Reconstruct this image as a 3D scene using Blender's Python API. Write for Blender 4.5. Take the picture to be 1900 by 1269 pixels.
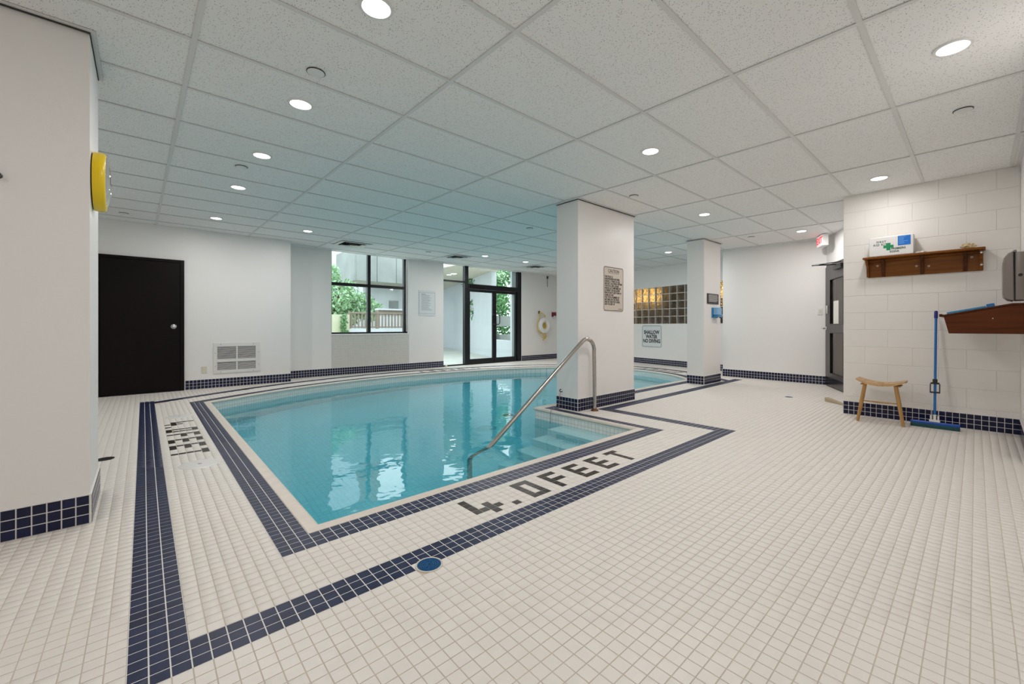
import bpy, bmesh, math, random
import numpy as np
from mathutils import Vector, Matrix
from mathutils.geometry import tessellate_polygon
random.seed(7)
rng = np.random.default_rng(7)
S = bpy.context.scene
for o in list(bpy.data.objects):
    bpy.data.objects.remove(o)
COL = S.collection
PI = math.pi

# ------------------------------------------------------------------ camera, world, exposure
EYE = 1.0288
YAW = 0.7328
FPX = 779.475
cam_data = bpy.data.cameras.new('camera')
cam = bpy.data.objects.new('camera', cam_data)
COL.objects.link(cam)
S.camera = cam
cam.location = (0, 0, EYE)
cam.rotation_euler = (PI / 2, 0, -YAW)
cam_data.sensor_fit = 'HORIZONTAL'
cam_data.sensor_width = 36
cam_data.lens = 36 * FPX / 1900
cam_data.shift_x = -(967.7 - 950) / 1900
cam_data.shift_y = -(634.5 - 604.82) / 1900
cam_data.clip_start = 0.02
cam_data.clip_end = 200

world = bpy.data.worlds.new('overcast_sky')
S.world = world
world.use_nodes = True
wn = world.node_tree
wn.nodes['Background'].inputs[0].default_value = (0.86, 0.95, 1.0, 1)
wn.nodes['Background'].inputs[1].default_value = 3.9

S.view_settings.view_transform = 'Standard'
S.view_settings.look = 'None'
S.view_settings.gamma = 1
S.view_settings.use_curve_mapping = False
S.view_settings.exposure = 0.0
LAMP = 187.0
LAMP_COL = (1.0, 0.965, 0.945)
try:
    S.cycles.use_denoising = True
    S.cycles.max_bounces = 10
    S.cycles.diffuse_bounces = 5
    S.cycles.glossy_bounces = 4
    S.cycles.transmission_bounces = 10
    S.cycles.transparent_max_bounces = 12
    S.cycles.sample_clamp_indirect = 6.0
    S.cycles.caustics_refractive = True
    S.cycles.caustics_reflective = True
    S.cycles.blur_glossy = 0.5
    S.cycles.use_adaptive_sampling = True
    S.cycles.adaptive_threshold = 0.02
except Exception:
    pass

# ------------------------------------------------------------------ materials
def mat(name, col, rough=0.5, metal=0.0, noise=None, bump=None, emit=None, spec=0.5, trans=0.0, ior=1.45, coat=0.0):
    m = bpy.data.materials.new(name)
    m.use_nodes = True
    nt = m.node_tree
    b = nt.nodes['Principled BSDF']
    c4 = (col[0], col[1], col[2], 1)
    b.inputs['Base Color'].default_value = c4
    b.inputs['Roughness'].default_value = rough
    b.inputs['Metallic'].default_value = metal
    b.inputs['Specular IOR Level'].default_value = spec
    b.inputs['IOR'].default_value = ior
    b.inputs['Transmission Weight'].default_value = trans
    b.inputs['Coat Weight'].default_value = coat
    if emit:
        b.inputs['Emission Color'].default_value = (*emit[0], 1)
        b.inputs['Emission Strength'].default_value = emit[1]
    geo = None
    if noise or bump:
        geo = nt.nodes.new('ShaderNodeNewGeometry')
    if noise:       # scale, amount
        n = nt.nodes.new('ShaderNodeTexNoise')
        n.inputs['Scale'].default_value = noise[0]
        n.inputs['Detail'].default_value = 4
        nt.links.new(geo.outputs['Position'], n.inputs['Vector'])
        mx = nt.nodes.new('ShaderNodeMix')
        mx.data_type = 'RGBA'
        a = noise[1]
        mx.inputs['A'].default_value = (col[0] * (1 - a), col[1] * (1 - a), col[2] * (1 - a), 1)
        mx.inputs['B'].default_value = (min(1, col[0] * (1 + a)), min(1, col[1] * (1 + a)), min(1, col[2] * (1 + a)), 1)
        nt.links.new(n.outputs['Fac'], mx.inputs['Factor'])
        nt.links.new(mx.outputs['Result'], b.inputs['Base Color'])
    if bump:        # scale, distance
        n2 = nt.nodes.new('ShaderNodeTexNoise')
        n2.inputs['Scale'].default_value = bump[0]
        n2.inputs['Detail'].default_value = 3
        nt.links.new(geo.outputs['Position'], n2.inputs['Vector'])
        bp = nt.nodes.new('ShaderNodeBump')
        bp.inputs['Strength'].default_value = 0.5
        bp.inputs['Distance'].default_value = bump[1]
        nt.links.new(n2.outputs['Fac'], bp.inputs['Height'])
        nt.links.new(bp.outputs['Normal'], b.inputs['Normal'])
    return m

def wood(name, c1, c2, axis='Y', scale=3.0, rough=0.4, spec=0.5):
    m = mat(name, c1, rough, spec=spec)
    nt = m.node_tree
    b = nt.nodes['Principled BSDF']
    tc = nt.nodes.new('ShaderNodeTexCoord')
    mp = nt.nodes.new('ShaderNodeMapping')
    sc = {'X': (0.06, 1, 1), 'Y': (1, 0.06, 1), 'Z': (1, 1, 0.06)}[axis]
    mp.inputs['Scale'].default_value = [v * scale * 12 for v in sc]
    n = nt.nodes.new('ShaderNodeTexNoise')
    n.inputs['Scale'].default_value = 1.0
    n.inputs['Detail'].default_value = 6
    n.inputs['Distortion'].default_value = 0.6
    r = nt.nodes.new('ShaderNodeValToRGB')
    r.color_ramp.elements[0].position = 0.3
    r.color_ramp.elements[1].position = 0.7
    r.color_ramp.elements[0].color = (*c1, 1)
    r.color_ramp.elements[1].color = (*c2, 1)
    nt.links.new(tc.outputs['Object'], mp.inputs['Vector'])
    nt.links.new(mp.outputs['Vector'], n.inputs['Vector'])
    nt.links.new(n.outputs['Fac'], r.inputs['Fac'])
    nt.links.new(r.outputs['Color'], b.inputs['Base Color'])
    return m

def grid_tiles(name, col, grout, size, joint, rough=0.25, axes='XZ', amount=0.05):
    """mosaic too fine to build piece by piece: brick texture on real surface"""
    m = mat(name, col, rough)
    nt = m.node_tree
    b = nt.nodes['Principled BSDF']
    tc = nt.nodes.new('ShaderNodeNewGeometry')
    sp = nt.nodes.new('ShaderNodeSeparateXYZ')
    cb = nt.nodes.new('ShaderNodeCombineXYZ')
    nt.links.new(tc.outputs['Position'], sp.inputs[0])
    if axes == 'SZ':
        ad = nt.nodes.new('ShaderNodeMath')
        ad.operation = 'ADD'
        nt.links.new(sp.outputs['X'], ad.inputs[0])
        nt.links.new(sp.outputs['Y'], ad.inputs[1])
        nt.links.new(ad.outputs[0], cb.inputs['X'])
        nt.links.new(sp.outputs['Z'], cb.inputs['Y'])
    else:
        nt.links.new(sp.outputs[axes[0]], cb.inputs['X'])
        nt.links.new(sp.outputs[axes[1]], cb.inputs['Y'])
    br = nt.nodes.new('ShaderNodeTexBrick')
    br.offset = 0
    br.inputs['Scale'].default_value = 1
    br.inputs['Brick Width'].default_value = size
    br.inputs['Row Height'].default_value = size
    br.inputs['Mortar Size'].default_value = joint
    br.inputs['Mortar Smooth'].default_value = 0.3
    br.inputs['Color1'].default_value = (*[c * (1 - amount) for c in col], 1)
    br.inputs['Color2'].default_value = (*[min(1, c * (1 + amount)) for c in col], 1)
    br.inputs['Mortar'].default_value = (*grout, 1)
    nt.links.new(cb.outputs[0], br.inputs['Vector'])
    nt.links.new(br.outputs['Color'], b.inputs['Base Color'])
    bp = nt.nodes.new('ShaderNodeBump')
    bp.invert = True
    bp.inputs['Distance'].default_value = 0.001
    nt.links.new(br.outputs['Fac'], bp.inputs['Height'])
    nt.links.new(bp.outputs['Normal'], b.inputs['Normal'])
    return m

def glaze(name, col, var, rough, relief=True):
    """glazed mosaic tile: slight piece-to-piece variation"""
    m = mat(name, col, rough)
    nt = m.node_tree
    b = nt.nodes['Principled BSDF']
    g = nt.nodes.new('ShaderNodeNewGeometry')
    sn = nt.nodes.new('ShaderNodeVectorMath')
    sn.operation = 'SNAP'
    sn.inputs[1].default_value = (0.0496, 0.0496, 0.0496)
    wnz = nt.nodes.new('ShaderNodeTexWhiteNoise')
    mx = nt.nodes.new('ShaderNodeMix')
    mx.data_type = 'RGBA'
    mx.inputs['A'].default_value = (*[c * (1 - var) for c in col], 1)
    mx.inputs['B'].default_value = (*[min(1, c * (1 + var)) for c in col], 1)
    nt.links.new(g.outputs['Position'], sn.inputs[0])
    nt.links.new(sn.outputs[0], wnz.inputs['Vector'])
    nt.links.new(wnz.outputs['Value'], mx.inputs['Factor'])
    n = nt.nodes.new('ShaderNodeTexNoise')
    n.inputs['Scale'].default_value = 90
    nt.links.new(g.outputs['Position'], n.inputs['Vector'])
    bp = nt.nodes.new('ShaderNodeBump')
    bp.inputs['Strength'].default_value = 0.12
    bp.inputs['Distance'].default_value = 0.0003
    nt.links.new(n.outputs['Fac'], bp.inputs['Height'])
    if relief: nt.links.new(bp.outputs['Normal'], b.inputs['Normal'])
    nt.links.new(mx.outputs['Result'], b.inputs['Base Color'])
    return m

def pane_mat(name, tint=(0.93, 0.97, 0.96), refl=0.06):
    m = bpy.data.materials.new(name)
    m.use_nodes = True
    nt = m.node_tree
    nt.nodes.clear()
    out = nt.nodes.new('ShaderNodeOutputMaterial')
    tr = nt.nodes.new('ShaderNodeBsdfTransparent')
    tr.inputs[0].default_value = (*tint, 1)
    gl = nt.nodes.new('ShaderNodeBsdfGlossy')
    gl.inputs['Roughness'].default_value = 0.02
    fr = nt.nodes.new('ShaderNodeFresnel')
    fr.inputs['IOR'].default_value = 1.45
    mx = nt.nodes.new('ShaderNodeMixShader')
    ge = nt.nodes.new('ShaderNodeNewGeometry')
    ml = nt.nodes.new('ShaderNodeMath')
    ml.operation = 'MULTIPLY_ADD'          # no second reflection on the way out of the sheet
    ml.inputs[1].default_value = -1
    nt.links.new(ge.outputs['Backfacing'], ml.inputs[0])
    ml.inputs[2].default_value = 1
    m2 = nt.nodes.new('ShaderNodeMath')
    m2.operation = 'MULTIPLY'
    nt.links.new(ml.outputs[0], m2.inputs[0])
    nt.links.new(fr.outputs[0], m2.inputs[1])
    nt.links.new(m2.outputs[0], mx.inputs[0])
    nt.links.new(tr.outputs[0], mx.inputs[1])
    nt.links.new(gl.outputs[0], mx.inputs[2])
    nt.links.new(mx.outputs[0], out.inputs['Surface'])
    return m

M = {}
M['white_tile'] = glaze('cream_floor_tile', (0.80, 0.755, 0.70), 0.018, 0.42, False)
M['navy_tile'] = glaze('navy_floor_tile', (0.018, 0.025, 0.068), 0.20, 0.38)
M['navy_wall_tile'] = glaze('navy_baseboard_tile', (0.010, 0.013, 0.050), 0.25, 0.16)
M['black_tile'] = glaze('black_letter_tile', (0.030, 0.024, 0.020), 0.15, 0.30)
for k_, v_ in (('black_tile', 0.18), ('navy_tile', 0.3), ('navy_wall_tile', 0.35)):
    M[k_].node_tree.nodes['Principled BSDF'].inputs['Specular IOR Level'].default_value = v_
M['grout'] = mat('tan_grout', (0.63, 0.56, 0.47), 0.85, noise=(6, 0.18))
M['white_grout'] = mat('white_grout', (0.80, 0.78, 0.75), 0.8)
M['paint'] = mat('white_wall_paint', (0.86, 0.84, 0.82), 0.42, bump=(35, 0.0015))
M['block'] = mat('painted_block', (0.85, 0.825, 0.78), 0.45, bump=(70, 0.0022))
M['joint'] = mat('painted_mortar', (0.82, 0.79, 0.75), 0.6)
M['tee'] = mat('white_ceiling_grid', (0.75, 0.74, 0.725), 0.45)
M['shadow_gap'] = mat('dark_gap', (0.05, 0.05, 0.05), 0.8)
M['pool_tile'] = grid_tiles('pool_mosaic_wall', (0.86, 0.86, 0.82), (0.50, 0.53, 0.52), 0.0496, 0.0022, 0.3, 'SZ', 0.03)
M['pool_floor'] = grid_tiles('pool_mosaic_floor', (0.93, 0.95, 0.96), (0.74, 0.80, 0.81), 0.0496, 0.0022, 0.35, 'XY', 0.03)
M['sill_tile'] = grid_tiles('beige_wall_mosaic', (0.66, 0.64, 0.59), (0.74, 0.72, 0.68), 0.052, 0.003, 0.35, 'XZ', 0.03)
M['coping'] = mat('beige_coping', (0.74, 0.67, 0.59), 0.4, noise=(14, 0.10))
M['step'] = mat('white_pool_step', (0.93, 0.94, 0.93), 0.4)
M['steel'] = mat('brushed_steel', (0.50, 0.46, 0.42), 0.24, 1.0, noise=(30, 0.12))
M['chrome'] = mat('chrome', (0.75, 0.74, 0.72), 0.12, 1.0)
M['rust'] = mat('rusty_flange', (0.16, 0.07, 0.035), 0.5, 0.5)
M['black_metal'] = mat('black_aluminium', (0.010, 0.010, 0.013), 0.35, 0.2)
M['dark_door'] = mat('dark_brown_door', (0.0045, 0.0022, 0.0018), 0.42, noise=(3, 0.2), bump=(60, 0.0006), spec=0.18)
M['grey_door'] = mat('dark_grey_door', (0.070, 0.062, 0.062), 0.35, 0.2)
M['kick'] = mat('black_kick_plate', (0.012, 0.011, 0.011), 0.2, 0.3)
M['pane'] = pane_mat('clear_glass')
M['lens'] = mat('lamp_diffuser', (0.9, 0.9, 0.9), 0.4, emit=(LAMP_COL, 6.0))
M['white_plastic'] = mat('white_plastic', (0.80, 0.79, 0.77), 0.35)
M['ivory'] = mat('ivory_plastic', (0.72, 0.68, 0.56), 0.4)
M['grille'] = mat('white_grille', (0.78, 0.76, 0.74), 0.4)
M['dark_void'] = mat('dark_duct', (0.006, 0.006, 0.006), 0.9, spec=0.1)
M['yellow'] = mat('yellow_plastic', (0.86, 0.60, 0.012), 0.28)
M['clear'] = mat('clear_dome', (1, 1, 1), 0.02, trans=1.0, ior=1.3)
M['black'] = mat('black_plastic', (0.012, 0.012, 0.013), 0.35)
M['oak'] = wood('light_oak', (0.50, 0.30, 0.13), (0.66, 0.43, 0.22), 'Y', 3, 0.45)
M['oakz'] = wood('oak_leg', (0.40, 0.21, 0.065), (0.54, 0.31, 0.11), 'Z', 3, 0.45)
M['shelf_wood'] = wood('stained_shelf_wood', (0.155, 0.044, 0.005), (0.26, 0.092, 0.011), 'X', 3, 0.42, 0.25)
M['shelf_dark'] = wood('stained_shelf_dark', (0.055, 0.014, 0.003), (0.10, 0.028, 0.005), 'Z', 3, 0.4, 0.25)
M['desk_wood'] = wood('stained_desk_wood', (0.072, 0.015, 0.002), (0.125, 0.032, 0.004), 'Y', 2.4, 0.42, 0.22)
M['blue_pole'] = mat('blue_pole', (0.018, 0.15, 0.46), 0.3)
M['blue_grip'] = mat('dark_blue_grip', (0.015, 0.02, 0.20), 0.4)
M['blue_bar'] = mat('blue_squeegee_bar', (0.012, 0.085, 0.42), 0.35)
M['green_rubber'] = mat('green_rubber', (0.008, 0.075, 0.075), 0.5)
M['green'] = mat('green_print', (0.012, 0.27, 0.10), 0.5)
M['dark_green'] = mat('dark_green_print', (0.03, 0.09, 0.055), 0.5)
M['blue_label'] = mat('blue_label', (0.012, 0.17, 0.62), 0.45)
M['pale_blue'] = mat('pale_blue_print', (0.16, 0.42, 0.80), 0.5)
M['cyan_paper'] = mat('blue_booklet', (0.05, 0.32, 0.62), 0.4, noise=(40, 0.3))
M['blue_box'] = mat('blue_box', (0.02, 0.22, 0.60), 0.4)
M['paper'] = mat('white_paper', (0.80, 0.78, 0.72), 0.7)
M['crumpled'] = mat('crumpled_paper', (0.62, 0.50, 0.30), 0.7, noise=(30, 0.4))
M['dispenser'] = mat('grey_dispenser_plastic', (0.235, 0.205, 0.18), 0.3)
M['sign_cream'] = mat('cream_sign', (0.66, 0.58, 0.50), 0.4)
M['sign_grey'] = mat('pale_sign', (0.74, 0.77, 0.78), 0.35)
M['ink'] = mat('black_ink', (0.012, 0.011, 0.011), 0.5)
M['grey_ink'] = mat('grey_ink', (0.20, 0.21, 0.22), 0.6)
M['grey_frame'] = mat('grey_frame', (0.42, 0.44, 0.45), 0.4)
M['plaque'] = mat('dark_plaque', (0.030, 0.022, 0.022), 0.4)
M['pale_print'] = mat('pale_print', (0.60, 0.58, 0.56), 0.5)
M['soap_blue'] = mat('blue_dispenser', (0.03, 0.23, 0.48), 0.3)
M['soap_pale'] = mat('pale_blue_cover', (0.22, 0.45, 0.70), 0.2)
M['red'] = mat('red_alarm', (0.18, 0.010, 0.022), 0.35)
M['exit_red'] = mat('exit_letters', (0.8, 0.03, 0.05), 0.4, emit=((1.0, 0.02, 0.04), 1.0))
M['exit_face'] = mat('exit_backlit_face', (0.9, 0.8, 0.8), 0.4, emit=((1.0, 0.75, 0.76), 0.35))
M['ring'] = mat('white_ring_foam', (0.82, 0.82, 0.80), 0.45)
M['rope'] = mat('yellow_rope', (0.70, 0.52, 0.12), 0.8, noise=(60, 0.25))
M['drain_blue'] = mat('blue_drain_grate', (0.02, 0.12, 0.32), 0.25, 0.4)
M['drain_ring'] = mat('drain_ring', (0.62, 0.58, 0.48), 0.5)
M['lid'] = mat('white_skimmer_lid', (0.76, 0.75, 0.73), 0.35)
M['cream_wedge'] = mat('pale_wood_wedge', (0.45, 0.36, 0.24), 0.6)
M['amber'] = mat('amber_lamp', (1, 0.7, 0.3), 0.4, emit=((1.0, 0.58, 0.17), 4.0))
M['brown_room'] = mat('brown_room', (0.10, 0.062, 0.028), 0.7, noise=(4, 0.5))
M['glass_block'] = mat('wavy_glass_block', (0.92, 0.94, 0.92), 0.06, trans=1.0, ior=1.25)
M['hall'] = mat('beige_hall', (0.56, 0.48, 0.37), 0.7, noise=(2, 0.2))
M['hall_glass'] = pane_mat('bronze_glass', (0.90, 0.87, 0.80))
# outdoors
M['gravel'] = mat('pale_pavement', (0.56, 0.56, 0.52), 0.9, noise=(3, 0.2), bump=(40, 0.004))
M['out_white'] = mat('white_render', (0.60, 0.63, 0.66), 0.8, noise=(2, 0.05))
M['out_beige'] = mat('beige_render', (0.56, 0.56, 0.40), 0.8, noise=(3, 0.12))
M['concrete'] = mat('concrete_panel', (0.27, 0.285, 0.275), 0.8, noise=(1.6, 0.3))
M['brick'] = mat('brown_brick', (0.27, 0.14, 0.085), 0.8, noise=(5, 0.3))
M['fence'] = mat('weathered_fence', (0.25, 0.20, 0.16), 0.8, noise=(5, 0.2))
M['leaf'] = mat('green_leaf', (0.10, 0.26, 0.09), 0.45, noise=(9, 0.6))
M['leaf_pale'] = mat('pale_leaf', (0.30, 0.48, 0.26), 0.45, noise=(9, 0.4))
M['bark'] = mat('brown_bark', (0.12, 0.08, 0.05), 0.9, noise=(12, 0.3))
M['soffit'] = mat('cream_soffit', (0.62, 0.58, 0.48), 0.8)

# acoustic panel: fissured speckle
mp_ = mat('acoustic_panel', (0.66, 0.645, 0.63), 0.85)
nt = mp_.node_tree
g_ = nt.nodes.new('ShaderNodeNewGeometry')
v_ = nt.nodes.new('ShaderNodeTexVoronoi')
v_.inputs['Scale'].default_value = 95
r_ = nt.nodes.new('ShaderNodeValToRGB')
r_.color_ramp.elements[0].position = 0.12
r_.color_ramp.elements[0].color = (0.10, 0.09, 0.085, 1)
r_.color_ramp.elements[1].position = 0.26
r_.color_ramp.elements[1].color = (0.91, 0.90, 0.885, 1)
n_ = nt.nodes.new('ShaderNodeTexNoise')
n_.inputs['Scale'].default_value = 38
n_.inputs['Detail'].default_value = 2
rr_ = nt.nodes.new('ShaderNodeValToRGB')
rr_.color_ramp.elements[0].position = 0.36
rr_.color_ramp.elements[1].position = 0.48
mx_ = nt.nodes.new('ShaderNodeMix')
mx_.data_type = 'RGBA'
mx_.inputs['A'].default_value = (0.91, 0.90, 0.885, 1)
nt.links.new(g_.outputs['Position'], v_.inputs['Vector'])
nt.links.new(g_.outputs['Position'], n_.inputs['Vector'])
nt.links.new(v_.outputs['Distance'], r_.inputs['Fac'])
nt.links.new(n_.outputs['Fac'], rr_.inputs['Fac'])
nt.links.new(rr_.outputs['Color'], mx_.inputs['Factor'])
nt.links.new(r_.outputs['Color'], mx_.inputs['B'])
nt.links.new(mx_.outputs['Result'], nt.nodes['Principled BSDF'].inputs['Base Color'])
M['panel'] = mp_

# pool water: clear refracting surface with ripples, tinted in its depth
wm = bpy.data.materials.new('pool_water')
wm.use_nodes = True
nt = wm.node_tree
b = nt.nodes['Principled BSDF']
b.inputs['Base Color'].default_value = (1, 1, 1, 1)
b.inputs['Roughness'].default_value = 0.02
b.inputs['IOR'].default_value = 1.333
b.inputs['Transmission Weight'].default_value = 1.0
g_ = nt.nodes.new('ShaderNodeNewGeometry')
n_ = nt.nodes.new('ShaderNodeTexNoise')
n_.inputs['Scale'].default_value = 5.0
n_.inputs['Detail'].default_value = 2
bp_ = nt.nodes.new('ShaderNodeBump')
bp_.inputs['Strength'].default_value = 0.30
bp_.inputs['Distance'].default_value = 0.010
nt.links.new(g_.outputs['Position'], n_.inputs['Vector'])
nt.links.new(n_.outputs['Fac'], bp_.inputs['Height'])
nt.links.new(bp_.outputs['Normal'], b.inputs['Normal'])
va_ = nt.nodes.new('ShaderNodeVolumeAbsorption')
va_.inputs['Color'].default_value = (0.02, 0.87, 0.96, 1)
va_.inputs['Density'].default_value = 0.44
nt.links.new(va_.outputs[0], nt.nodes['Material Output'].inputs['Volume'])
M['water'] = wm
# waviness of the glass blocks
nt = M['glass_block'].node_tree
g_ = nt.nodes.new('ShaderNodeNewGeometry')
n_ = nt.nodes.new('ShaderNodeTexNoise')
n_.inputs['Scale'].default_value = 20
n_.inputs['Distortion'].default_value = 1.5
bp_ = nt.nodes.new('ShaderNodeBump')
bp_.inputs['Strength'].default_value = 0.9
bp_.inputs['Distance'].default_value = 0.12
nt.links.new(g_.outputs['Position'], n_.inputs['Vector'])
nt.links.new(n_.outputs['Fac'], bp_.inputs['Height'])
nt.links.new(bp_.outputs['Normal'], nt.nodes['Principled BSDF'].inputs['Normal'])

# ------------------------------------------------------------------ helpers
def tag(o, label=None, cat=None, group=None, kind=None):
    if label: o['label'] = label
    if cat: o['category'] = cat
    if group: o['group'] = group
    if kind: o['kind'] = kind
    return o

def empty(name, loc=(0, 0, 0), rz=0.0, parent=None):
    o = bpy.data.objects.new(name, None)
    COL.objects.link(o)
    o.location = loc
    o.rotation_euler = (0, 0, rz)
    o.empty_display_size = 0.1
    if parent: o.parent = parent
    return o

def thing(name, label, cat, loc=(0, 0, 0), rz=0.0, group=None):
    return tag(empty(name, loc, rz), label, cat, group)

def struct(name, label=None, loc=(0, 0, 0), rz=0.0):
    return tag(empty(name, loc, rz), label, None, None, 'structure')

def link(name, me, parent=None, loc=None, rz=None, kind=None):
    o = bpy.data.objects.new(name, me)
    COL.objects.link(o)
    if parent: o.parent = parent
    if loc is not None: o.location = loc
    if rz is not None: o.rotation_euler = (0, 0, rz)
    if kind: o['kind'] = kind
    return o

class MB:
    def __init__(s):
        s.v = []; s.f = []
    def add(s, vs, fs):
        n = len(s.v)
        s.v += [tuple(v) for v in vs]
        s.f += [tuple(i + n for i in f) for f in fs]
        return s
    def box(s, x0, y0, z0, x1, y1, z1, mtx=None):
        vs = [(x0, y0, z0), (x1, y0, z0), (x1, y1, z0), (x0, y1, z0), (x0, y0, z1), (x1, y0, z1), (x1, y1, z1), (x0, y1, z1)]
        if mtx: vs = [mtx @ Vector(v) for v in vs]
        return s.add(vs, [(3, 2, 1, 0), (4, 5, 6, 7), (0, 1, 5, 4), (1, 2, 6, 5), (2, 3, 7, 6), (3, 0, 4, 7)])
    def wallbox(s, A, B, z0, z1, n, t):
        """vertical slab from A to B (xy), thickness t along n"""
        a2 = (A[0] + n[0] * t, A[1] + n[1] * t); b2 = (B[0] + n[0] * t, B[1] + n[1] * t)
        vs = [(*A, z0), (*B, z0), (*b2, z0), (*a2, z0), (*A, z1), (*B, z1), (*b2, z1), (*a2, z1)]
        return s.add(vs, [(3, 2, 1, 0), (4, 5, 6, 7), (0, 1, 5, 4), (1, 2, 6, 5), (2, 3, 7, 6), (3, 0, 4, 7)])
    def tube(s, path, r, n=12, closed=False, cap=True, flat=None):
        P = [Vector(p) for p in path]
        rings = []
        up = None
        m = len(P)
        for i, p in enumerate(P):
            if closed: t = (P[(i + 1) % m] - P[i - 1]).normalized()
            else: t = (P[min(i + 1, m - 1)] - P[max(i - 1, 0)]).normalized()
            if up is None:
                up = Vector((0, 0, 1)) if abs(t.z) < 0.9 else Vector((1, 0, 0))
            side = t.cross(up).normalized()
            up = side.cross(t).normalized()
            rad = r[i] if isinstance(r, (list, tuple)) else r
            rings.append([p + (side * math.cos(2 * PI * k / n) + up * math.sin(2 * PI * k / n)) * rad for k in range(n)])
        vs = [v for R in rings for v in R]
        fs = []
        for i in range(m if closed else m - 1):
            j = (i + 1) % m
            for k in range(n):
                fs.append((i * n + k, i * n + (k + 1) % n, j * n + (k + 1) % n, j * n + k))
        if not closed and cap:
            fs.append(tuple(reversed(range(n))))
            fs.append(tuple((m - 1) * n + k for k in range(n)))
        return s.add(vs, fs)
    def lathe(s, prof, n=32, axis='Z', c=(0, 0, 0)):
        """prof: (radius, height) list, open; radius 0 closes"""
        vs = []; fs = []; rings = []
        for (r, h) in prof:
            if r < 1e-7:
                vs.append((0, 0, h)); rings.append([len(vs) - 1])
            else:
                st = len(vs)
                for k in range(n):
                    a = 2 * PI * k / n
                    vs.append((r * math.cos(a), r * math.sin(a), h))
                rings.append(list(range(st, st + n)))
        for a, bb in zip(rings, rings[1:]):
            for k in range(n):
                k2 = (k + 1) % n
                if len(a) == 1 and len(bb) == 1: continue
                if len(a) == 1: fs.append((a[0], bb[k2], bb[k])[::-1])
                elif len(bb) == 1: fs.append((a[k], a[k2], bb[0]))
                else: fs.append((a[k], a[k2], bb[k2], bb[k]))
        def m(v):
            x, y, z = v
            if axis == 'Y': x, y, z = x, z, -y      # height along +y... rotated below
            elif axis == '-Y': x, y, z = x, -z, y
            elif axis == 'X': x, y, z = z, y, -x
            return (x + c[0], y + c[1], z + c[2])
        return s.add([m(v) for v in vs], fs)
    def prism(s, poly, a0, a1, plane='XY'):
        def m(p, h):
            return {'XY': (p[0], p[1], h), 'XZ': (p[0], h, p[1]), 'YZ': (h, p[0], p[1])}[plane]
        n = len(poly)
        vs = [m(p, a0) for p in poly] + [m(p, a1) for p in poly]
        fs = [tuple(reversed(range(n))), tuple(range(n, 2 * n))]
        fs += [(i, (i + 1) % n, n + (i + 1) % n, n + i) for i in range(n)]
        return s.add(vs, fs)
    def mesh(s, name, m, bevel=0.0, seg=2, smooth=None, fixn=True):
        me = bpy.data.meshes.new(name)
        me.from_pydata([tuple(v) for v in s.v], [], s.f)
        if bevel or fixn:
            bm = bmesh.new()
            bm.from_mesh(me)
            bmesh.ops.recalc_face_normals(bm, faces=bm.faces)
            if bevel:
                ed = [e for e in bm.edges if len(e.link_faces) == 2 and e.calc_face_angle(0) > 0.6]
                bmesh.ops.bevel(bm, geom=ed, offset=bevel, segments=seg, profile=0.5, affect='EDGES', clamp_overlap=True)
            bm.to_mesh(me)
            bm.free()
        if smooth:
            me.polygons.foreach_set('use_smooth', [True] * len(me.polygons))
            me.set_sharp_from_angle(angle=math.radians(smooth))
        me.materials.append(m if not isinstance(m, str) else M[m])
        me.update()
        return me
    def obj(s, name, m, parent=None, loc=None, rz=None, bevel=0.0, seg=2, smooth=None, kind=None):
        return link(name, s.mesh(name, m, bevel, seg, smooth), parent, loc, rz, kind)

def box(name, m, parent, x0, y0, z0, x1, y1, z1, bevel=0.0, smooth=None, kind=None, seg=2):
    return MB().box(x0, y0, z0, x1, y1, z1).obj(name, m, parent, bevel=bevel, smooth=smooth, kind=kind, seg=seg)

def text(name, body, size, m, parent, loc, rot=(PI / 2, 0, 0), align='CENTER', sx=1.0, depth=0.0006, bold=0.0, space=1.0, line=1.0):
    cu = bpy.data.curves.new(name, 'FONT')
    cu.body = body
    cu.size = size
    cu.align_x = align
    cu.align_y = 'CENTER'
    cu.extrude = depth
    cu.offset = bold
    cu.space_character = space
    cu.space_line = line
    cu.resolution_u = 3
    t = bpy.data.objects.new(name, cu)
    COL.objects.link(t)
    dg = bpy.context.evaluated_depsgraph_get()
    me = bpy.data.meshes.new_from_object(t.evaluated_get(dg))
    bpy.data.objects.remove(t)
    me.materials.clear()
    me.materials.append(M[m])
    o = link(name, me, parent, loc)
    o.rotation_euler = rot
    o.scale = (sx, 1, 1)
    return o

def rrect(w, h, r, n=5, cx=0.0, cz=0.0):
    p = []
    for (sx, sz, a0) in ((1, 1, 0), (-1, 1, 90), (-1, -1, 180), (1, -1, 270)):
        for k in range(n + 1):
            a = math.radians(a0 + 90 * k / n)
            p.append((cx + sx * (w / 2 - r) + r * math.cos(a), cz + sz * (h / 2 - r) + r * math.sin(a)))
    return p

SH = 0.013                      # the room's cross walls run this much out of square
def RY(y, x): return y + SH * x
def U(a): 
    n = math.hypot(*a); return (a[0] / n, a[1] / n)

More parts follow.
